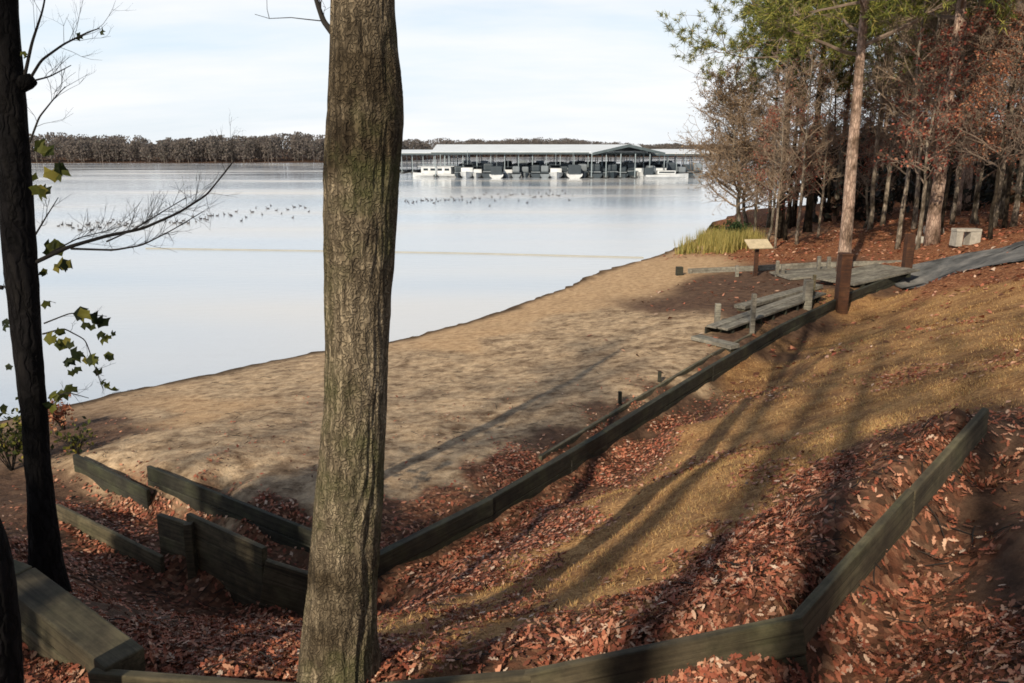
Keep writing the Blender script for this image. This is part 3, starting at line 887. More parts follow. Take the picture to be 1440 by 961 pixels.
rng = np.random.default_rng(3)
tip_branch([(470, 50, 0), (455, 30, 0), (446, 5, 0), (430, -60, 0), (400, -140, .2)], gy, .018, .006, big, 'branch', M['twig_dark'], rng, 6, .5)
for (a_, l_) in ((.4, 3.2), (2.2, 3.0), (3.6, 3.5), (5.2, 2.8), (1.3, 2.6)):     # limbs above the frame
    zb = top[2] + rng.uniform(1, 5)
    P = curve_pts([(top[0] + .1, top[1], zb), (top[0] + math.cos(a_) * l_ * .5, top[1] + math.sin(a_) * l_ * .5, zb + l_ * .35), (top[0] + math.cos(a_) * l_, top[1] + math.sin(a_) * l_, zb + l_ * .9)])
    mb = MB(big.location); mb.tube(P, np.linspace(.08, .015, len(P)), 7); twigs_along(mb, P, .012, rng, 22, .9, .35, 2); mb.build('limb', M['twig'], big, True)

# dark tree at the left edge
lx, ly, _ = S(68, 835, 1.95)
left_rows = [(-200, -22, 20), (0, -12, 22), (120, -6, 32), (170, -4, 38), (230, -2, 40), (300, 2, 45), (400, 10, 52), (500, 22, 58), (600, 34, 66), (700, 40, 74), (780, 44, 84), (835, 42, 92)]
lp = px_trunk(left_rows, ly)
tp = lp[-1]; lp += [(tp[0] - .1, tp[1], tp[2] + 2, .03)]
lt, lorg = ridged_trunk('dark_tree', lp, 'slim near black trunk at the left edge with bare branches and green leaves', 'tree', M['bark_shaded'], .15, 60, .04, .012)
tipsA = []
D_ = M['twig_dark']
tip_branch([(48, 370, 0), (95, 348, 0), (150, 332, .05), (200, 322, .1), (250, 300, .15), (290, 275, .2), (320, 238, .25), (332, 222, .3)], ly, .018, .004, lt, 'branch', D_, rng, 28, .40)
tip_branch([(100, 350, 0), (160, 352, -.1), (200, 345, -.1), (240, 325, -.15), (285, 298, -.2)], ly, .010, .003, lt, 'branch', D_, rng, 18, .32)
tip_branch([(150, 340, 0), (190, 322, -.1), (225, 300, -.1), (262, 278, -.15)], ly, .007, .003, lt, 'branch', D_, rng, 18, .3)
tip_branch([(70, 356, 0), (110, 335, .1), (150, 325, .2), (172, 318, .2)], ly, .007, .003, lt, 'branch', D_, rng, 14, .3)
tip_branch([(34, 110, 0), (45, 60, 0), (60, 15, .1), (70, -40, .1)], ly, .014, .004, lt, 'branch', D_, rng, 7, .4)
tip_branch([(38, 118, 0), (58, 85, 0), (90, 62, 0), (125, 45, 0), (140, 40, 0)], ly, .012, .004, lt, 'branch', D_, rng, 8, .4)
tip_branch([(30, 118, 0), (70, 108, 0), (100, 92, 0)], ly, .009, .003, lt, 'branch', D_, rng, 5, .3)
tip_branch([(42, 200, 0), (55, 165, 0), (75, 140, 0), (92, 122, 0)], ly, .009, .003, lt, 'branch', D_, rng, 8, .35)
tip_branch([(50, 330, 0), (65, 305, 0), (82, 278, 0)], ly, .008, .003, lt, 'branch', D_, rng, 5, .25)
tip_branch([(36, 200, 0), (15, 420, -.1), (5, 400, 0)], ly, .008, .003, lt, 'branch', D_, rng, 2, .2)
tip_branch([(4, 405, 0), (-20, 400, 0), (-60, 380, .1)], ly, .02, .01, lt, 'branch', D_, rng, 4, .3)
tip_branch([(60, 470, 0), (90, 462, 0), (120, 478, -.05), (135, 520, -.05), (145, 548, -.05)], ly, .008, .003, lt, 'branch', D_, rng, 5, .2)
tip_branch([(62, 455, 0), (100, 440, 0), (150, 445, 0)], ly, .007, .003, lt, 'branch', D_, rng, 3, .2)
tip_branch([(68, 560, 0), (95, 552, 0), (125, 560, 0)], ly, .008, .003, lt, 'branch', D_, rng, 5, .2)
# knot on the trunk
mb = MB(lt.location); kp = SY(40, 118, ly); mb.tube([(kp[0] - .06, ly, kp[2]), (kp[0] + .02, ly, kp[2] + .02), (kp[0] + .06, ly, kp[2])], [.07, .06, .02], 9); mb.build('knot', M['bark_shaded'], lt, True)


def lobed(rng, c, s, nrm=None, ang=None, curl=.25):
    """a palmate leaf of ~13 vertices, one face"""
    n = 15
    th = np.arange(n) * 2 * PI / n
    rad = s * (.55 + .45 * np.abs(np.cos(th * 2.5))) * np.where(np.abs(th - PI) < .3, .35, 1)
    P = np.stack([np.cos(th) * rad, np.sin(th) * rad, -curl * rad ** 2 / s], 1)
    a = rng.uniform(0, 2 * PI) if ang is None else ang
    nrm = rng.normal(0, 1, 3) if nrm is None else np.array(nrm, float) + rng.normal(0, .5, 3)
    nrm /= np.linalg.norm(nrm)
    x = np.cross(nrm, [math.cos(a), math.sin(a), .3]); x /= np.linalg.norm(x); y = np.cross(nrm, x)
    return P @ np.array([x, y, nrm]) + np.array(c)


mb = MB(lt.location)
leafspots = [(60, 212, 20), (80, 245, 22), (55, 265, 18), (88, 238, 16), (40, 240, 14), (62, 268, 16), (78, 343, 22), (72, 350, 15), (92, 370, 17), (82, 372, 13), (60, 385, 10), (64, 427, 12),
             (112, 440, 20), (146, 448, 20), (122, 460, 11), (146, 477, 13), (72, 475, 16), (86, 484, 16), (98, 484, 12), (114, 497, 17), (97, 512, 16), (133, 505, 16), (148, 502, 12), (108, 522, 11), (136, 528, 13),
             (98, 548, 17), (152, 545, 16), (74, 555, 15), (88, 560, 18), (70, 570, 16), (140, 535, 10), (5, 455, 12), (10, 515, 9), (3, 574, 12), (142, 40, 7), (112, 52, 8), (30, 75, 8), (125, 508, 12), (84, 470, 12), (154, 470, 9)]
for (u, v, s) in leafspots:
    c = SY(u, v, ly + rng.uniform(-.15, .15))
    for _ in range(2):
        V = lobed(rng, np.array(c) + rng.normal(0, .02, 3), s / FPX * ly * .62, (.1, -1, .4))
        mb.add(V, [tuple(range(len(V)))])
mb.build('foliage', M['leaf_green'], lt)

# second dark trunk cut by the left edge
np_rows = [(700, -60, -20), (760, -50, 10), (840, -42, 20), (960, -34, 30), (1100, -30, 36)]
q = px_trunk(np_rows, 3.6)
q0 = (q[0][0], q[0][1], g1(q[0][0], q[0][1]), q[0][3])
q = [q0] + [a for a in q if a[2] > q0[2] + .1]
q += [(q[-1][0] - .25, 3.5, q[-1][2] + 1.5, .11), (q[-1][0] - 1.2, 3.2, q[-1][2] + 5, .06)]
ridged_trunk('dark_tree', q, 'black trunk base cut off by the lower left corner of the view', 'tree', M['bark_shaded'], .1, 50, .04, .01)


# ------------------------------------------------------------------ tree prototypes
def rot_to(d):
    return d / (np.linalg.norm(d) + 1e-9)


class TreeGen:
    def __init__(s, seed, H, r0, clear=.4, limbs=26, limb_len=.28, up=.5, twig=5, wob=.25, sub=6, droop=0., lean=(0, 0)):
        g_ = np.random.default_rng(seed); s.g = g_
        n = 16; zz = np.linspace(0, H, n)
        wx = np.cumsum(g_.normal(0, wob / n * 1.6, n)); wy = np.cumsum(g_.normal(0, wob / n * 1.6, n)); wx -= wx[0]; wy -= wy[0]
        P = np.stack([wx + lean[0] * (zz / H) ** 1.4, wy + lean[1] * (zz / H) ** 1.4, zz], 1)
        R = r0 * (1 - zz / H) ** .75 + .012; R[0] *= 1.25
        s.trunk = MB(); s.trunk.tube(P, R, 10)
        s.br = MB(); s.tips = []
        for k in range(limbs):
            f = clear + (1 - clear) * (k + g_.uniform(0, 1)) / limbs
            i = f * (n - 1); p = np.array([np.interp(i, range(n), P[:, c]) for c in range(3)]); rr = np.interp(i, range(n), R)
            a = k * 2.4 + g_.uniform(-.5, .5)
            ln = H * limb_len * (1 - .65 * (f - clear) / (1 - clear + 1e-6)) * g_.uniform(.6, 1.15)
            d = np.array([math.cos(a), math.sin(a), up + g_.uniform(-.2, .3)]); d = rot_to(d)
            q = [p]; 
            for m in range(6):
                d = rot_to(d + g_.normal(0, .14, 3) + np.array([0, 0, .05 - droop])); q.append(q[-1] + d * ln / 6)
            q = np.array(q)
            s.br.tube(q, np.linspace(min(rr * .55, .03 + ln * .012), .010, 7), 5, False)
            for m in range(sub):
                j = g_.uniform(.25, 1) * 5.9; b = np.array([np.interp(j, range(7), q[:, c]) for c in range(3)])
                e = rot_to(d + g_.normal(0, .75, 3) + np.array([0, 0, .15]))
                l2 = ln * g_.uniform(.22, .5); w = [b]
                for _ in range(4):
                    e = rot_to(e + g_.normal(0, .2, 3) + np.array([0, 0, .06])); w.append(w[-1] + e * l2 / 4)
                w = np.array(w); s.br.tube(w, np.linspace(.018, .010, 5), 3, False)
                for _ in range(twig):
                    t = g_.integers(1, 5); h_ = rot_to(e + g_.normal(0, .7, 3)); l3 = l2 * g_.uniform(.3, .7)
                    x_ = np.array([w[t], w[t] + h_ * l3 * .5, w[t] + rot_to(h_ + g_.normal(0, .35, 3)) * l3])
                    s.br.tube(x_, [.011, .009, .006], 3, False)
                    s.tips.append((x_[2], rot_to(x_[2] - x_[0]))); s.tips.append((x_[1], h_))
        s.lv = None

    def leaves(s, per, size, spread, keep=1.0, zmin=0, clump=None):
        g_ = s.g; Vs = []; Fs = []; n = 0
        for (p, d) in s.tips:
            if p[2] < zmin: continue
            if clump is not None and mnoise.noise(Vector(p * clump[0])) < clump[1]: continue
            if g_.random() > keep: continue
            k = g_.poisson(per)
            for _ in range(k):
                c = p + g_.normal(0, spread, 3); a = g_.normal(0, 1, 3); a /= np.linalg.norm(a)
                b = np.cross(a, g_.normal(0, 1, 3)); b /= np.linalg.norm(b) + 1e-9
                z = size * g_.uniform(.6, 1.3)
                Vs += [c - a * z * .5, c + b * z * .32, c + a * z * .5, c - b * z * .32 + np.cross(a, b) * z * .15]
                Fs.append((n, n + 1, n + 2, n + 3)); n += 4
        s.lv = (Vs, Fs); return s

    def needles(s, per, length, keep=1.0, wid=.028):
        g_ = s.g; Vs = []; Fs = []; n = 0
        for (p, d) in s.tips:
            if g_.random() > keep: continue
            for _ in range(per):
                e = rot_to(d * .5 + g_.normal(0, .7, 3)); b = rot_to(np.cross(e, g_.normal(0, 1, 3)))
                o = p + d * g_.uniform(-.15, .1) + g_.normal(0, .05, 3); L_ = length * g_.uniform(.7, 1.2)
                Vs += [o - b * wid, o + b * wid, o + e * L_]
                Fs.append((n, n + 1, n + 2)); n += 3
        s.lv = (Vs, Fs); return s

    def make(s, name, tm, bm_, lm, loc=(0, 0, 0)):
        root = bpy.data.objects.new(name, None); COL.objects.link(root); root.location = loc
        s.trunk.build('trunk', tm, root, True)
        s.br.build('branches', bm_, root, False)
        if s.lv and s.lv[0]:
            mesh_np('foliage', np.array(s.lv[0]), np.array(s.lv[1]), lm, root)
        return root


used = set()


def plant(proto, x, y, rz, sc, label, cat='tree', group=None, tm=None, tilt=(0, 0), scz=None):
    if proto.name in used:
        r = proto.copy(); COL.objects.link(r)
        for ch in list(proto.children):
            c = ch.copy(); COL.objects.link(c); c.parent = r
    else:
        used.add(proto.name); r = proto
    r.location = (x, y, g1(x, y) - .05)
    r.rotation_euler = (tilt[0], tilt[1], rz); r.scale = (sc, sc, scz or sc)
    for k in ('group',):
        if k in r: del r[k]
    tag(r, label, cat, group)
    return r


P_pine = TreeGen(21, 21, .27, .42, 30, .26, .12, 5, .25, 8, .01).needles(26, .34, .8, .02).make('pine_tree', M['bark_pine'], M['twig'], M['needles'])
P_pine2 = TreeGen(22, 20, .2, .45, 34, .28, .05, 5, .3, 8, .0).needles(26, .34, .8, .02).make('pine_tree', M['bark_brown'], M['twig'], M['needles'])
P_bare = TreeGen(23, 15, .14, .25, 34, .26, .55, 6, .6, 8).leaves(.22, .12, .08).make('bare_tree', M['bark_grey'], M['twig'], M['leaf_dry'])
P_bare2 = TreeGen(24, 17, .12, .3, 30, .22, .7, 6, .8, 8).leaves(.3, .12, .08).make('bare_tree', M['bark_brown'], M['twig'], M['leaf_rust'])
P_open = TreeGen(33, 15, .16, .45, 18, .2, .6, 3, .5, 4).make('open_tree', M['bark_grey'], M['twig'], None)
P_open2 = TreeGen(34, 18, .13, .35, 26, .16, .7, 5, .4, 7).leaves(.1, .1, .1).make('pale_tree', M['bark_pale'], M['twig_pale'], M['leaf_dry'])
P_pale = TreeGen(25, 18, .12, .22, 34, .2, .6, 6, .35, 8).leaves(.15, .1, .08).make('pale_tree', M['bark_pale'], M['twig_pale'], M['leaf_dry'])
P_red = TreeGen(26, 10, .09, .22, 30, .32, .35, 6, .7, 8).leaves(1.6, .13, .13, .9, 0, (.55, .08)).make('red_leaved_tree', M['bark_grey'], M['twig'], M['leaf_red'])
P_rust = TreeGen(27, 12, .1, .3, 32, .3, .4, 6, .6, 8).leaves(2.2, .13, .13, .9, 0, (.55, .08)).make('rust_leaved_tree', M['bark_brown'], M['twig'], M['leaf_rust'])
P_dry = TreeGen(28, 8, .11, .2, 50, .42, .3, 8, .7, 11, -.01, (-1.2, 0)).leaves(.8, .09, .1).make('dry_leaved_tree', M['bark_grey'], M['twig_pale'], M['leaf_dry'])
P_small = TreeGen(29, 7, .06, .3, 24, .3, .5, 6, .7, 7).leaves(.8, .12, .1).make('red_leaved_sapling', M['bark_pale'], M['twig'], M['leaf_red'])
P_ever = TreeGen(30, 17, .22, .12, 44, .24, .2, 6, .3, 8).leaves(4.0, .30, .16).make('evergreen_tree', M['bark_brown'], M['twig_dark'], M['leaf_dark'])
P_shade_holly = TreeGen(31, 5.2, .12, .04, 40, .55, .35, 6, .3, 8).leaves(3.5, .22, .14).make('shade_holly', M['bark_brown'], M['twig_dark'], M['leaf_dark'])


def at(u, v, z):
    x, y, _ = S(u, v, z); return x, y


# edge of the wood, left to right
x, y = at(1042, 338, .7); plant(P_dry, x, y, .2, 1.15, 'rounded tree with fine beige twigs leaning over the water at the wood edge')
x, y = at(1046, 326, .7); plant(P_dry, x + 1, y + 3, .9, 1.1, 'smaller beige twigged tree behind the one leaning over the water')
x, y = at(1060, 336, .8); plant(P_bare, x, y, .9, .62, 'slim grey bare tree right of the leaning beige tree')
x, y = at(1078, 344, .85); plant(P_red, x, y, 1.3, .78, 'small tree with dark red leaves left of the pair of pale stems')
x, y = at(1090, 350, .9); plant(P_pale, x, y, 4.0, .5, 'short pale stemmed tree standing on the leaf bank left of the tall pine')
x, y = at(1104, 338, .9); plant(P_bare2, x, y, 2.4, .72, 'thin brown bare tree between the dark red tree and the tall pine')
x, y = at(1122, 332, 1.0); plant(P_small, x, y, 3.1, .95, 'dark red sapling among thin trunks left of the tall pine')
x, y = at(1098, 334, .9); plant(P_pine2, x, y, 5.0, 1.0, 'pine standing nearest the water with green boughs high above the leaning tree', 'pine')
x, y = at(1135, 326, 1.05); plant(P_pine2, x, y, .4, 1.1, 'dark trunked pine behind, with green boughs reaching left over the water', 'pine')
x, y = at(1152, 330, 1.1); plant(P_pine2, x + .5, y + 6, 2.9, .85, 'dark trunked pine deeper in the wood left of the tall pine', 'pine')
x, y = at(1186, 386, 1.2)
plant(P_pine, x, y, 3.4, .9, 'tall pine with smooth sunlit pink bark behind the thick brown post', 'pine', tilt=(0, math.radians(1.6)))
x, y = at(1240, 326, 1.4); plant(P_pale, x, y, 1.0, .95, 'pale crooked tree flaring at its base among red leaves right of the tall pine', tilt=(0, math.radians(3)))
x, y = at(1262, 350, 1.5); plant(P_pale, x, y, 2.2, .8, 'slender pale straight tree right of the tall pine', tilt=(0, 0))
x, y = at(1215, 322, 1.3); plant(P_red, x, y, 2.8, .8, 'dark red leaved tree in shade behind the tall pine')
x, y = at(1322, 330, 1.9); plant(P_rust, x, y, .6, .85, 'rust leaved tree spreading orange branches above the rocks')
x, y = at(1300, 322, 1.8); plant(P_bare, x, y, 2.0, .95, 'tall grey bare tree behind the rocks')
x, y = at(1412, 322, 2.4); plant(P_rust, x, y, 3.5, .9, 'rust leaved tree at the right edge beyond the path')
x, y = at(1375, 318, 2.2); plant(P_red, x, y, 5.1, 1.0, 'red leaved tree right of the bench in the dark wood')
x, y = at(1392, 338, 2.4); plant(P_rust, x, y, 2.1, .75, 'orange leaved tree just behind the right end of the bench')
x, y = at(1290, 352, 1.7); plant(P_small, x, y, 2.5, 1.25, 'orange red sapling between the brown post and the bench')
x, y = at(1430, 335, 2.7); plant(P_red, x + 1, y, 1.1, .95, 'red leaved tree overhanging the path at the right edge')

for (u, v, z, k, sc_, rz, lab) in [
        (1120, 345, .95, 'o', .62, .3, 'thin pale trunk halfway between the sign and the tall pine'),
        (1150, 338, 1.0, 'p', .55, 1.9, 'short pale stem just left of the tall pine'),
        (1222, 330, 1.35, 'o', .9, 2.2, 'light grey straight trunk close behind the crooked pale tree'),
        (1284, 330, 1.6, 'p', .95, 5.0, 'tall pale trunk rising left of the rocks'),
        (1308, 322, 1.8, 'o', 1.0, 4.1, 'light grey trunk rising right behind the larger rock'),
        (1338, 320, 2.0, 'p', .85, .8, 'pale trunk rising behind the concrete bench'),
        (1368, 316, 2.2, 'o', .95, 3.3, 'light grey trunk right of the concrete bench'),
        (1398, 318, 2.4, 'p', .9, 2.7, 'pale trunk between the two rust leaved trees on the right'),
        (1425, 318, 2.5, 'o', .9, 1.2, 'light grey trunk next to the right edge beyond the path')]:
    x, y = at(u, v, z); plant(P_pale if k == 'p' else P_open2, x, y, rz, sc_, lab)
back = random.Random(5)
protos = [P_open, P_bare2, P_pine, P_pale, P_rust, P_pale, P_open, P_bare]
cats = ['bare tree deep inside the shaded wood', 'thin brown tree deep inside the shaded wood', 'pine with dark trunk deep inside the shaded wood', 'pale stemmed tree deep inside the shaded wood',
        'rust leaved tree deep inside the shaded wood', 'pale stemmed tree deep inside the shaded wood', 'bare tree deep inside the shaded wood', 'twiggy grey tree deep inside the shaded wood']
placed = []
tries = 0
while len(placed) < 44 and tries < 4000:
    tries += 1
    y = back.uniform(36, 84); x = back.uniform(14, 60)
    if x > .70 * y + 3: continue
    u = 720 + FPX * x / (y * cp + 3.5 * sp)
    dsh = float(shore_dist(np.array([x]), np.array([y]))[0])
    if dsh < 2.5 or u < 1075: continue
    if u < 1170 and y < 52: continue
    if any((x - a) ** 2 + (y - b) ** 2 < 4.2 for a, b in placed): continue
    k = back.randrange(len(protos))
    placed.append((x, y))
    plant(protos[k], x, y, back.uniform(0, 6.28), back.uniform(.75, 1.1), cats[k], 'tree' if k != 2 else 'pine', 'trees deep in the lakeside wood: ' + cats[k].split(' deep')[0])

# unseen tall trees added right of the viewpoint to shade the bank and the wood
offs = [(17, 12), (21, 16), (24, 21), (28, 25), (24, 9), (30, 17), (34, 29), (27, 13), (38, 26), (33, 22)]
for i, (x, y) in enumerate(offs):
    plant((P_pine2, P_bare, P_ever, P_bare)[i % 4], x, y, i * 1.7, 1.05 + .1 * (i % 3), 'unseen tall tree added right of the viewpoint to shade the wood', 'tree', 'unseen tall trees added for shade right of the viewpoint')
SD = np.array([.45, .893])      # the way shadows fall on the ground
SP = np.array([.893, -.45])


def pt(p_, t_): return SP * p_ - SD * t_


plant(P_shade_holly, 3.3, 1.7, 1, .42, 'unseen low holly bush added right of the viewpoint to shade the path edge', 'shrub')  # hollies out of view, added to shade the hollow and the right corner
x, y = pt(-7.7, 8.5); plant(P_shade_holly, x, y, 0, .8, 'unseen dense holly added for shade behind and left of the viewpoint', 'tree', scz=1.3)
x, y = pt(-5.7, 6.0); plant(P_shade_holly, x, y, 5, .5, 'unseen slim holly added for shade closest behind the left of the viewpoint', 'tree', scz=.95)
x, y = pt(-6.9, 5.2); plant(P_shade_holly, x, y, 2, .5, 'unseen smaller holly added for shade behind and left of the viewpoint', 'tree')
x, y = pt(-10.4, 9.0); plant(P_shade_holly, x, y, 4, .95, 'unseen broad holly added for shade farthest left behind the viewpoint', 'tree')
for i, (p_, t_, s_, pr) in enumerate([(-2.15, 8, 1.25, P_open), (-1.3, 13, 1.4, P_open), (-.35, 9, 1.2, P_open), (.9, 18, 1.4, P_open), (2.1, 14, 1.3, P_open), (3.4, 24, 1.5, P_open), (5.2, 9, 1.2, P_rust), (-6.4, 27, 1.5, P_bare2), (-9.5, 27, 1.5, P_open), (-4.3, 30, 1.3, P_open)]):  # the brown bare tree is added to dapple the left trunk's shadow streak
    x, y = pt(p_, t_); plant(pr, x, y, i * 1.3, s_, 'unseen tree of the open grove behind the viewpoint', 'tree', 'trees of the grove behind the viewpoint')


# ------------------------------------------------------------------ far shore wood, deep wood mass
def crowns(spots, name, mat, kind_label, per=46, seed=1):
    g_ = np.random.default_rng(seed); Vs = []; 
    for (x, y, z, h, w) in spots:
        n = per
        u = g_.random(n) ** .7; zc = z + h * (.12 + .85 * u); rr = w * np.sqrt(np.clip(1 - (u - .35) ** 2 * 1.8, .05, 1)) * g_.random(n) ** .5
        a = g_.uniform(0, 2 * PI, n)
        c = np.stack([x + np.cos(a) * rr, y + np.sin(a) * rr, zc], 1)
        s = np.minimum(w, 2.6) * g_.uniform(.10, .24, n)
        d1 = g_.normal(0, 1, (n, 3)); d1[:, 1] *= .5; d1 /= np.linalg.norm(d1, axis=1)[:, None]
        d2 = np.cross(d1, g_.normal(0, 1, (n, 3))); d2 /= np.linalg.norm(d2, axis=1)[:, None]
        q = np.stack([c - d1 * s[:, None], c + d2 * s[:, None] * .6, c + d1 * s[:, None], c - d2 * s[:, None] * .7], 1)
        Vs.append(q.reshape(-1, 3))
        t = .02 * h
        Vs.append(np.array([(x - t, y, z - 1), (x + t, y, z - 1), (x + t * .5, y, z + h * .8), (x - t * .5, y, z + h * .8)]))
    V = np.concatenate(Vs); F = np.arange(len(V)).reshape(-1, 4)
    o = mesh_np(name, V, F, mat)
    return tag(o, kind_label[0], kind_label[1], kind='stuff')


sp_ = []
fr = np.random.default_rng(8)
for k in range(1500):
    x = fr.uniform(-330, 260)
    near = far_shore(np.array([x]))[0]
    y = near + 2 + fr.uniform(0, 1) ** 1.4 * 45
    hgt = (9.4 if x < -48 else 11.0) * fr.uniform(.82, 1.12) * (1 + .10 * math.sin(x * .05) + .05 * math.sin(x * .17))
    if x > 20: hgt *= max(.5, 1 - (x - 20) / 300)
    sp_.append((x, y, float(np.clip((y - near) * .06, 0, 3.5)), hgt, fr.uniform(2.2, 4.0) * (1 if x < -48 else 1.5)))
crowns(sp_, 'far_shore_wood', M['wood_mass'], ('grey brown leafless wood along the far shore of the lake', 'far wood'), 150, 2)
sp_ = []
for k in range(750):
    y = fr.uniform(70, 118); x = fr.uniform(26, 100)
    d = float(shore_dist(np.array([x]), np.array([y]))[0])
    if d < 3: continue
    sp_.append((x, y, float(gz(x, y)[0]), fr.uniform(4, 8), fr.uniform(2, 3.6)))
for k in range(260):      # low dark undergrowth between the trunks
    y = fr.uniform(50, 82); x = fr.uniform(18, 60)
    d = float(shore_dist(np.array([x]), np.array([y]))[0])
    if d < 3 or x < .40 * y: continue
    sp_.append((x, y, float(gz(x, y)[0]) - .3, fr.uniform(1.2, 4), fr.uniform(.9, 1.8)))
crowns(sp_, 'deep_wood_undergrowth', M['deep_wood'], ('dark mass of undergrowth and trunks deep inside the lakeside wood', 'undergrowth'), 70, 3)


# ------------------------------------------------------------------ marina
def P2(u, v, y):
    return SY(u, v, y)


def shed(u0, u1, y0, depth, zeave, zridge, label, ridge_along='x', bays=14):
    x0 = P2(u0, 230, y0)[0]; x1 = P2(u1, 230, y0)[0]; xm = (x0 + x1) / 2
    r = empty('covered_dock', (xm, y0 + depth / 2, 0), label, 'covered dock')
    org = r.location
    if ridge_along == 'x':
        prof = [(0, zeave), (depth / 2, zridge), (depth, zeave)]
        mb = MB(org)
        for t in (0, .18):
            pass
        V = []
        for xx in (x0 - .8, x1 + .8):
            for (d, z) in prof: V.append((xx, y0 - .6 + d * 1.06, z))
            for (d, z) in prof: V.append((xx, y0 - .6 + d * 1.06, z - .22))
        F = [(0, 1, 7, 6), (1, 2, 8, 7), (3, 9, 10, 4), (4, 10, 11, 5), (0, 6, 9, 3), (2, 5, 11, 8), (0, 3, 4, 1), (1, 4, 5, 2), (6, 7, 10, 9), (7, 8, 11, 10)]
        mb.add(V, F); mb.build('roof', M['roof'], r)
        mb = MB(org); mb.box((xm, y0 - .66, zeave - .32), x1 - x0 + 1.6, .1, .42, None, .02); mb.build('fascia', M['fascia'], r)
    else:
        V = []
        for d in (-.8, depth + .8):
            for (xx, z) in ((x0, zeave), (xm, zridge), (x1, zeave)): V.append((xx, y0 + d, z))
            for (xx, z) in ((x0, zeave - .25), (xm, zridge - .25), (x1, zeave - .25)): V.append((xx, y0 + d, z))
        F = [(0, 1, 7, 6), (1, 2, 8, 7), (3, 9, 10, 4), (4, 10, 11, 5), (0, 6, 9, 3), (2, 5, 11, 8), (6, 7, 10, 9), (7, 8, 11, 10)]
        mb = MB(org); mb.add(V, F + [(0, 3, 4, 1), (1, 4, 5, 2)]); mb.build('roof', M['roof'], r)
        mb = MB(org)
        mb.add([(x0, y0 - .9, zeave), (xm, y0 - .9, zridge), (x1, y0 - .9, zeave), (x1, y0 - .9, zeave - .5), (xm, y0 - .9, zridge - .6), (x0, y0 - .9, zeave - .5)], [(0, 1, 4, 5), (1, 2, 3, 4)])
        mb.build('gable', M['fascia'], r)
    for k in range(bays + 1):
        xx = x0 + (x1 - x0) * k / bays
        for yy in (y0, y0 + depth / 2, y0 + depth):
            mb = MB(org); zt = zeave - .2 if (yy != y0 + depth / 2 or ridge_along != 'x') else zridge - .3
            mb.box((xx, yy, zt / 2 + .1), .16, .16, zt - .2, None, 0); mb.build('post', M['steel'], r)
        mb = MB(org); mb.box((xx, y0 + depth / 2, .3), .9, depth, .36, None, .03); mb.build('finger_pier', M['dockfloat'], r)
    mb = MB(org); mb.box((xm, y0 + depth * .52, .36), x1 - x0, 2.0, .44, None, .03); mb.build('walkway', M['dockfloat'], r)
    for yy in (y0 + depth * .5, y0 + depth - .5):      # roof beams
        mb = MB(org); mb.box((xm, yy, zeave - .5), x1 - x0, .12, .35, None, 0); mb.build('beam', M['fascia'], r)
    return r


shed(612, 905, 176, 26, 5.35, 6.95, 'longest covered dock with a wide pale metal roof', 'x', 15)
shed(832, 934, 169, 34, 5.2, 6.9, 'covered dock with a dark gable end facing the beach', 'y', 5)
shed(535, 655, 205, 20, 5.0, 5.75, 'low covered dock at the left end of the marina partly behind the trunk', 'x', 8)
shed(915, 1000, 182, 22, 5.0, 5.9, 'covered dock at the right end of the marina behind the twigs', 'x', 7)


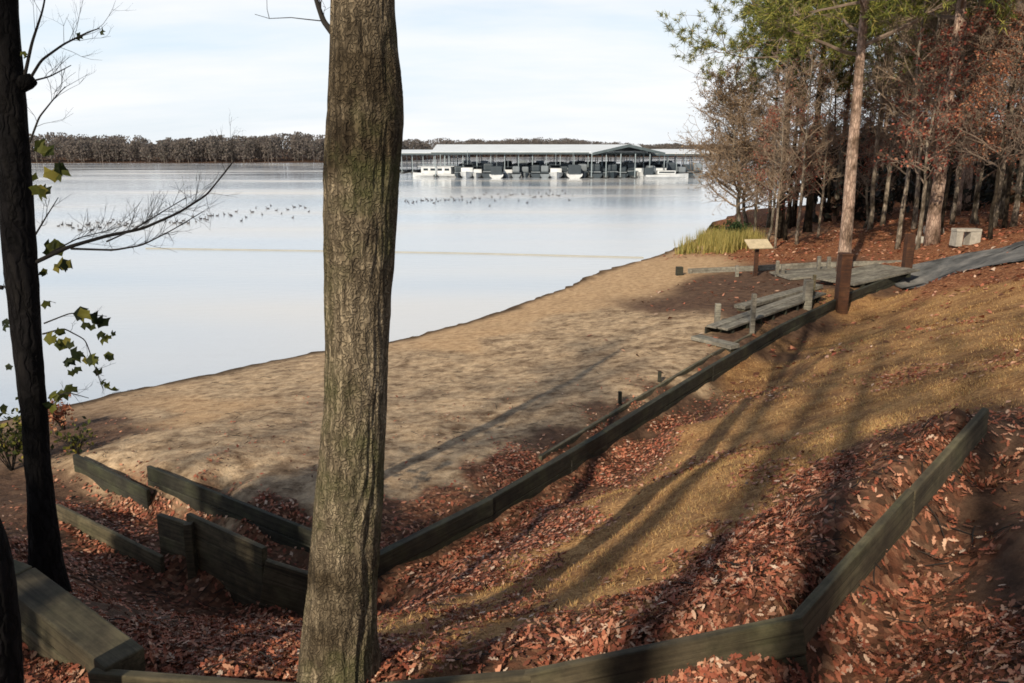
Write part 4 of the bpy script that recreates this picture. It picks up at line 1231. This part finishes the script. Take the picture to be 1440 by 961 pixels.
def make_boat(kind, L_, name):
    r = bpy.data.objects.new(name, None); COL.objects.link(r)
    secs = 9; V = []; B_ = L_ * .3
    for i in range(secs):
        t = i / (secs - 1); w = B_ / 2 * (1 - max(0, (t - .45) / .55) ** 2.2) + .02; dk = .75 + .35 * t * t
        yb = -L_ / 2 + L_ * t
        for (a, z) in ((-1, dk), (-.92, .35), (-.5, -.15), (0, -.28 + .25 * t ** 3), (.5, -.15), (.92, .35), (1, dk)):
            V.append((a * w, yb, z))
    F = [(i * 7 + j, i * 7 + j + 1, (i + 1) * 7 + j + 1, (i + 1) * 7 + j) for i in range(secs - 1) for j in range(6)]
    F += [(i * 7 + 6, i * 7, (i + 1) * 7, (i + 1) * 7 + 6) for i in range(secs - 1)] + [tuple(range(7))]
    mb = MB(); mb.add(V, F); mb.build('hull', M['boatblue' if kind == 'covered' else 'boatgrey' if kind == 'runabout' else 'boatwhite'], r)
    if kind == 'cruiser':
        mb = MB(); mb.box((0, -L_ * .02, 1.25), B_ * .74, L_ * .42, .85, None, .18); mb.build('cabin', M['boatwhite'], r)
        mb = MB(); mb.box((0, -L_ * .43, 1.5), B_ * .8, L_ * .2, 1.5, None, .1); mb.build('cockpit_cover', M['boatblue'], r)
        mb = MB(); mb.tube([(0, 0, 2.2), (0, -.1, 4.6)], [.05, .03], 5); mb.build('radar_mast', M['steel'], r)
        mb = MB(); mb.box((0, -L_ * .02, 1.32), B_ * .76, L_ * .36, .32, None, .05); mb.build('window', M['boatglass'], r)
        mb = MB(); mb.box((0, -L_ * .2, 2.25), B_ * .7, L_ * .3, .1, None, .03)
        for a in (-1, 1):
            for b in (-.33, -.07): mb.box((a * B_ * .32, L_ * b, 1.9), .05, .05, .75, None, 0)
        mb.build('canopy', M['boatblue'], r)
    elif kind == 'house':
        mb = MB(); mb.box((0, -L_ * .06, 1.75), B_ * .84, L_ * .66, 1.9, None, .08); mb.build('cabin', M['boatwhite'], r)
        for k in range(4):
            mb = MB(); mb.box((0, -L_ * .3 + k * L_ * .155, 1.95), B_ * .86, L_ * .1, .6, None, .02); mb.build('window', M['boatglass'], r)
        mb = MB(); mb.box((0, -L_ * .06, 2.78), B_ * .98, L_ * .8, .12, None, .03); mb.build('roof', M['boatwhite'], r)
        mb = MB()
        for a in (-1, 1):
            mb.box((a * B_ * .45, -L_ * .06, 3.2), .05, L_ * .76, .05, None, 0)
            for b in np.linspace(-.42, .3, 7): mb.box((a * B_ * .45, L_ * b, 3.0), .04, .04, .42, None, 0)
        mb.build('railing', M['steel'], r)
    else:
        mb = MB(); mb.box((0, -L_ * .06, 1.02), B_ * .86, L_ * .7, .22, None, .08); mb.build('cover', M['boatgrey' if kind == 'covered' else 'boatblue'], r)
        mb = MB(); mb.box((0, -L_ * .1, 1.75), B_ * .8, L_ * .5, 1.3, None, .3); mb.build('canvas_top', M['boatgrey' if kind == 'runabout' else 'boatblue'], r)
        mb = MB(); mb.add([(-B_ * .34, .3, 1.1), (B_ * .34, .3, 1.1), (B_ * .28, -.1, 1.65), (-B_ * .28, -.1, 1.65)], [(0, 1, 2, 3)]); mb.build('windshield', M['boatglass'], r)
    return r


BP = {k: make_boat(k, l, n) for k, l, n in (('cruiser', 9.5, 'cabin_cruiser'), ('house', 13, 'houseboat'), ('covered', 7, 'covered_boat'), ('runabout', 6.5, 'runabout'))}
bused = set()


def put_boat(k, x, y, rz, label, group=None):
    p = BP[k]
    if k in bused:
        r = p.copy(); COL.objects.link(r)
        for ch in list(p.children):
            c = ch.copy(); COL.objects.link(c); c.parent = r
    else:
        bused.add(k); r = p
    if 'group' in r: del r['group']
    r.location = (x, y, .05); r.rotation_euler = (0, 0, rz); r.scale = [br.uniform(.9, 1.3)] * 3
    tag(r, label, 'boat', group)


br = random.Random(4)
put_boat('house', P2(612, 236, 178)[0], 178, PI * .42, 'large white houseboat at the left front of the marina')
BP['house'].scale = (.8, .8, .8)
put_boat('cruiser', P2(938, 236, 168)[0], 168, -PI * .5, 'white cabin cruiser at the right end of the marina near the twigs')
br = random.Random(4)
x0, x1 = P2(640, 236, 176)[0], P2(985, 236, 176)[0]
nb = 15
nb = 26
labs = {'cruiser': 'white cabin cruiser with dark blue canopy moored under the marina roofs', 'house': 'white houseboat moored under the marina roofs', 'covered': 'dark hulled boat under a grey cover moored under the marina roofs', 'runabout': 'small grey boat with blue cover moored under the marina roofs'}
for row, yy in ((0, 174.5), (1, 186), (2, 197), (3, 208)):
    for k in range(nb):
        kk = br.choice(['runabout', 'covered'] if row == 3 else ['cruiser', 'covered', 'covered', 'runabout', 'runabout', 'cruiser', 'cruiser'])
        if row == 0 and kk == 'house' and br.random() < .5: kk = 'cruiser'
        put_boat(kk, x0 + (x1 - x0) * (k + .5) / nb + br.uniform(-.3, .3), yy + br.uniform(-1.5, 1.5), br.choice([0, PI]), labs[kk], 'moored boats: ' + labs[kk].split(' moored')[0])

# ------------------------------------------------------------------ birds on the water, swim line
bm = bmesh.new()
bmesh.ops.create_uvsphere(bm, u_segments=10, v_segments=7, radius=1)
for v in bm.verts:
    v.co = Vector((v.co.x * .26 * (1 - .25 * v.co.x), v.co.y * .11, v.co.z * .10 + .06 + .05 * max(0, -v.co.x - .4)))
ret = bmesh.ops.create_cone(bm, segments=7, radius1=.05, radius2=.03, depth=.2, cap_ends=True)
for v in ret['verts']: v.co += Vector((.2, 0, .2))
ret = bmesh.ops.create_uvsphere(bm, u_segments=8, v_segments=6, radius=.052)
for v in ret['verts']: v.co += Vector((.22, 0, .32))
ret = bmesh.ops.create_cone(bm, segments=5, radius1=.02, radius2=.004, depth=.09, cap_ends=True)
for v in ret['verts']: v.co = Vector((v.co.z + .3, v.co.x, v.co.y + .31))
bme = bpy.data.meshes.new('waterbird'); bm.to_mesh(bme); bm.free(); bme.materials.append(M['bird'])
brd = random.Random(12)


def flock(u0, v0, u1, v1, n, jit, label):
    for k in range(n):
        t = (k + brd.random()) / n
        x, y, _ = S(u0 + (u1 - u0) * t, v0 + (v1 - v0) * t + brd.gauss(0, jit * 1.6), 0)
        o = bpy.data.objects.new('waterbird', bme); COL.objects.link(o)
        o.location = (x, y, 0); o.rotation_euler = (0, 0, brd.uniform(0, 6.28)); s = brd.uniform(.5, .75); o.scale = (s, s, s)
        tag(o, label, 'bird', label)


flock(80, 322, 300, 308, 40, 2.6, 'dark waterbird floating in the loose flock between the left tree and the big trunk')
flock(290, 306, 440, 295, 22, 2.6, 'dark waterbird floating in the loose flock between the left tree and the big trunk')
flock(566, 284, 650, 281, 22, 1.0, 'dark waterbird in the tight line just right of the big trunk')
flock(650, 281, 805, 275, 38, 2.4, 'dark waterbird in the scattered line in front of the marina')
A_ = np.array(S(905, 363, 0)); B_ = np.array(S(205, 350, 0)); A_[2] = B_[2] = .02
pth_ = curve_pts([A_, A_ * .66 + B_ * .34 + np.array([0, .5, 0]), A_ * .33 + B_ * .67 + np.array([0, .3, 0]), B_], 14)
mb = MB(A_); mb.tube(pth_, np.full(len(pth_), .045), 6)
o = mb.build('swim_line', M['float']); o.location = tuple(A_); tag(o, 'pale cream swim line floating across the water from the far end of the beach', 'swim line')



# ------------------------------------------------------------------ fallen leaves, grass, reeds
def scatter(n, xr, yr, dens, seed):
    g_ = np.random.default_rng(seed)
    x = g_.uniform(*xr, n); y = g_.uniform(*yr, n)
    keep_ = g_.random(n) < dens(x, y)
    x, y = x[keep_], y[keep_]
    z = gz(x, y)
    e = .05
    nx_ = -(gz(x + e, y) - z) / e; ny_ = -(gz(x, y + e) - z) / e
    nn = np.stack([nx_, ny_, np.ones_like(x)], 1); nn[:, :2] = np.clip(nn[:, :2], -1, 1); nn /= np.linalg.norm(nn, axis=1)[:, None]
    return g_, x, y, z, nn


def in_view(x, y, m=1.5): return (np.abs(x) < .66 * y + m)


def leaf_field(name, n, xr, yr, dens, seed, size, label, detailed, tilt=.27):
    g_, x, y, z, nn = scatter(n, xr, yr, dens, seed)
    k = len(x)
    up = nn + g_.normal(0, tilt, (k, 3)); up /= np.linalg.norm(up, axis=1)[:, None]
    a = g_.uniform(0, 2 * PI, k); t = np.stack([np.cos(a), np.sin(a), np.zeros(k)], 1)
    ax_ = np.cross(up, t); ax_ /= np.linalg.norm(ax_, axis=1)[:, None]; ay = np.cross(up, ax_)
    s = size * g_.uniform(.55, 1.25, k)
    if detailed:
        L2 = np.array([(-.66, 0, .02), (-.48, .05, 0), (-.36, .20, .10), (-.20, .12, .0), (.02, .28, .16), (.16, .17, .04), (.42, .20, .16), (.68, 0, .12),
                       (.42, -.17, .14), (.2, -.15, .02), (.05, -.27, .15), (-.15, -.13, .0), (-.30, -.22, .10), (-.46, -.06, 0)])
    else:
        L2 = np.array([(-.55, 0, 0), (-.1, .3, .08), (.55, .05, 0), (.0, -.32, .08)])
    cz = g_.uniform(-.6, 2.2, k)
    V = np.array([x, y, z + .012 + g_.random(k) * .03]).T[:, None, :] + s[:, None, None] * (L2[None, :, 0:1] * ax_[:, None] + L2[None, :, 1:2] * ay[:, None] + (L2[None, :, 2:3] * cz[:, None, None]) * up[:, None])
    m_ = L2.shape[0]
    F = np.arange(k * m_).reshape(k, m_)
    print(name, k)
    return tag(mesh_np(name, V.reshape(-1, 3), F, M['litter']), label, 'fallen leaves', kind='stuff')


def curb_gap(x, y):
    best = np.full(x.shape, 9.)
    for a, b in zip(C_top[:-1], C_top[1:]):
        a = np.array(a[:2]); b = np.array(b[:2]); d = b - a
        t = np.clip(((x - a[0]) * d[0] + (y - a[1]) * d[1]) / (d @ d), 0, 1)
        best = np.minimum(best, np.hypot(x - a[0] - t * d[0], y - a[1] - t * d[1]))
    return best


def dl(x, y):
    w = zones(x, y); c = fbm(x * 1.1, y * 1.1, 21, 3)
    return np.clip((w[:, 2] * 1.0 + w[:, 4] * .34 * smooth(.46, .66, c) + w[:, 3] * .10 + w[:, 5] * .6 + w[:, 0] * .012) * (.12 + .95 * smooth(.32, .6, c)), 0, 1) * in_view(x, y) * (shore_dist(x, y) > 1) * smooth(.10, .22, curb_gap(x, y))


leaf_field('fallen_leaves', 150000, (-5.5, 6.5), (2.2, 7.5), dl, 41, .054, 'red and tan fallen leaves covering the near path and the foot of the big tree', True)
leaf_field('fallen_leaves', 150000, (-8, 10), (7.5, 17), dl, 42, .064, 'red fallen leaves drifted along the long curb and in the hollow', False)
leaf_field('fallen_leaves', 60000, (2, 34), (17, 56), lambda x, y: dl(x, y) * .8, 43, .18, 'orange fallen leaves under the edge of the wood', False)


def sticks(name, n, xr, yr, dens, seed, ln, label):
    g_, x, y, z, nn = scatter(n, xr, yr, dens, seed)
    mb = MB()
    for i in range(len(x)):
        a = g_.uniform(0, 2 * PI); L_ = ln * g_.uniform(.4, 1.6); d = np.array([math.cos(a), math.sin(a), 0]); d[2] = -(nn[i, 0] * d[0] + nn[i, 1] * d[1]) / max(.3, nn[i, 2])
        c = np.array([x[i], y[i], z[i] + .025]); b = g_.normal(0, .08 * L_, 3); b[2] = abs(b[2]) * .3
        mb.tube([c - d * L_ / 2, c + b, c + d * L_ / 2], [.004, .0055, .003], 4, False)
    return tag(mb.build(name, M['twig_dark' if seed % 2 else 'twig'], None), label, 'twigs', kind='stuff')


sticks('fallen_twigs', 1500, (-5, 6), (2.4, 9), lambda x, y: (in_view(x, y) * (zones(x, y)[:, 2] > .3)) * .5, 71, .22, 'small fallen twigs lying among the leaves')
sticks('beach_driftwood', 5000, (-10, 10), (8, 34), lambda x, y: (zones(x, y)[:, 0] > .4) * .16 * (shore_dist(x, y) > .15), 73, .18, 'small dark sticks washed up on the sand')


def blades(name, n, xr, yr, dens, seed, h, w, mat, label, cat, lean=.5):
    g_, x, y, z, nn = scatter(n, xr, yr, dens, seed)
    k = len(x); a = g_.uniform(0, 2 * PI, k); hh = h * g_.uniform(.5, 1.3, k)
    d = np.stack([np.cos(a), np.sin(a), np.zeros(k)], 1); b = np.stack([-np.sin(a), np.cos(a), np.zeros(k)], 1)
    P0 = np.stack([x, y, z - .01], 1); ln = lean * g_.uniform(.2, 1.3, k)[:, None]
    up = np.array([0, 0, 1.])
    tipv = P0 + (up + d * ln) * hh[:, None]
    V = np.stack([P0 - b * w, P0 + b * w, tipv], 1)
    print(name, k)
    return tag(mesh_np(name, V.reshape(-1, 3), np.arange(3 * k).reshape(k, 3), mat), label, cat, kind='stuff')


def dg(x, y):
    w = zones(x, y); c = fbm(x * 1.4, y * 1.4, 31, 3)
    return np.clip((w[:, 4] + w[:, 2] * .10) * (.25 + .9 * smooth(.38, .58, c)), 0, 1) * in_view(x, y)


blades('dormant_grass', 170000, (-3, 7), (3.5, 11), dg, 51, .036, .004, M['grass'], 'short brown dormant grass on the near part of the bank', 'grass', 1.6)
blades('dormant_grass', 150000, (0, 18), (11, 30), dg, 52, .045, .007, M['grass'], 'short brown dormant grass on the far part of the bank', 'grass', 1.6)


def dr(x, y):
    d = shore_dist(x, y)
    cx, cy, _ = S(1000, 346, .5)
    return np.clip(1.2 - ((x - cx) / 2.6) ** 2 - ((y - cy) / 5.0) ** 2, 0, 1) * smooth(.8, 1.6, d) * smooth(.3, .55, fbm(x * .9, y * .9, 77, 2) + .08)


cx, cy, _ = S(1000, 346, .5)
blades('shore_reeds', 26000, (cx - 4, cx + 4), (cy - 6, cy + 6), dr, 53, .85, .022, M['reeds'], 'yellow green reeds at the water edge below the leaning beige tree', 'reeds', .35)


# shrubs: low left bushes by the water and green shrubs at the wood edge
def shrub(x, y, h, w, label, mat, seed, n=900, size=.09):
    g_ = np.random.default_rng(seed); z0 = g1(x, y)
    r = empty('shrub', (x, y, z0), label, 'shrub')
    mb = MB((x, y, z0)); tips = []
    for k in range(14):
        a = g_.uniform(0, 2 * PI); e = g_.uniform(.2, 1)
        tipp = np.array([x + math.cos(a) * w * e * .8, y + math.sin(a) * w * e * .8, z0 + h * g_.uniform(.6, 1)])
        P = curve_pts([(x, y, z0 - .05), (x + math.cos(a) * w * e * .3, y + math.sin(a) * w * e * .3, z0 + h * .5), tipp], 5)
        mb.tube(P, np.linspace(.012, .004, len(P)), 4, False); twigs_along(mb, P, .005, g_, 5, h * .35, .3, 1, tips)
    mb.build('branches', M['twig_dark'], r)
    Vs = []; Fs = []; c = 0
    for k in range(n):
        p = tips[g_.integers(len(tips))] + g_.normal(0, .09, 3)
        a = rot_to(g_.normal(0, 1, 3)); b = rot_to(np.cross(a, g_.normal(0, 1, 3))); s = size * g_.uniform(.6, 1.3)
        Vs += [p - a * s * .5, p + b * s * .35, p + a * s * .5, p - b * s * .35]; Fs.append((c, c + 1, c + 2, c + 3)); c += 4
    mesh_np('foliage', np.array(Vs) - np.array((x, y, z0)), np.array(Fs), mat, r)


x, y = at(15, 650, .9); shrub(x, y, .9, .8, 'green and yellow leaved shrub at the far left behind the dark trunk', M['leaf_green'], 61, 500)
x, y = at(110, 640, .9); shrub(x, y, .45, .5, 'sparse yellow green shrub just right of the dark left trunk', M['leaf_green'], 62, 130)
x, y = at(90, 600, .7); shrub(x, y, .55, .5, 'low dark reddish shrub by the waterline beside the left trunk', M['leaf_rust'], 63, 260)
x, y = at(1035, 340, .7); shrub(x, y, 1.2, 1.0, 'dark green shrub at the foot of the leaning beige tree', M['leaf_dark'], 64, 900, .14)
x, y = at(1008, 333, .5); shrub(x, y, .9, .8, 'low green shrub beyond the reeds', M['leaf_green'], 65, 600, .14)

# ------------------------------------------------------------------ sky and sun
EL = math.radians(31)
sun_dir = np.array([-SD[0] * math.cos(EL), -SD[1] * math.cos(EL), math.sin(EL)])
sd = bpy.data.lights.new('sun', 'SUN'); sd.energy = 5.0; sd.angle = math.radians(.6); sd.color = (1, .86, .66)
so = bpy.data.objects.new('sun', sd); COL.objects.link(so)
so.rotation_euler = Vector(sun_dir).to_track_quat('Z', 'Y').to_euler(); so.location = (-20, -40, 40)
w = bpy.data.worlds.new('World'); scene.world = w; w.use_nodes = True
nt = w.node_tree; nt.nodes.clear()
out = N(nt, 'OutputWorld'); bg = N(nt, 'Background'); bg.inputs[1].default_value = .10
sky = N(nt, 'TexSky'); sky.sky_type = 'NISHITA'; sky.sun_disc = False
sky.sun_elevation = EL; sky.sun_rotation = math.atan2(sun_dir[0], sun_dir[1])
sky.air_density = 1.0; sky.dust_density = 1.5; sky.ozone_density = 1.0
tc = N(nt, 'TexCoord').outputs['Generated']
sx = N(nt, 'SeparateXYZ'); nt.links.new(tc, sx.inputs[0])
za = N(nt, 'Math', operation='ADD'); za.inputs[1].default_value = .18; nt.links.new(sx.outputs[2], za.inputs[0])
zm = N(nt, 'Math', operation='MAXIMUM'); zm.inputs[1].default_value = .05; nt.links.new(za.outputs[0], zm.inputs[0])
cmb = N(nt, 'CombineXYZ')
for k in (0, 1):
    dv = N(nt, 'Math', operation='DIVIDE'); nt.links.new(sx.outputs[k], dv.inputs[0]); nt.links.new(zm.outputs[0], dv.inputs[1]); nt.links.new(dv.outputs[0], cmb.inputs[k])
cn = noise_tex(nt, cmb.outputs[0], .55, 8, .58, (.55, 1.3, 1))
mask = ramp(nt, cn, [(.28, (0, 0, 0)), (.56, (1, 1, 1))])
cloudcol = ramp(nt, sx.outputs[2], [(0, (9.9, 10.1, 10.3)), (.2, (10, 10.1, 10.3)), (.38, (6.6, 6.9, 7.4)), (.65, (1.7, 1.9, 2.3)), (1, (1.2, 1.4, 1.8))])
skym = mix(nt, sky.outputs[0], (1.25, 1.25, 1.3), 1.0, 'MULTIPLY')
blue = ramp(nt, sx.outputs[2], [(0, (8.4, 9.4, 10.2)), (.12, (7.0, 8.9, 10.4)), (.35, (4.2, 5.7, 7.8)), (.8, (1.5, 2.2, 3.6))])
base = mix(nt, skym, blue, .85)
c = mix(nt, base, cloudcol, mask)
nt.links.new(c, bg.inputs[0]); nt.links.new(bg.outputs[0], out.inputs[0])

scene.view_settings.view_transform = 'Standard'; scene.view_settings.look = 'None'; scene.view_settings.exposure = 0
cy_ = scene.cycles
cy_.use_denoising = True
cy_.max_bounces = 6; cy_.diffuse_bounces = 3; cy_.glossy_bounces = 3; cy_.transmission_bounces = 3; cy_.transparent_max_bounces = 4
cy_.sample_clamp_indirect = 4
scene.render.engine = 'CYCLES'
cy_.pixel_filter_type = 'BLACKMAN_HARRIS'; cy_.filter_width = 1.7
print('objects', len(bpy.data.objects))
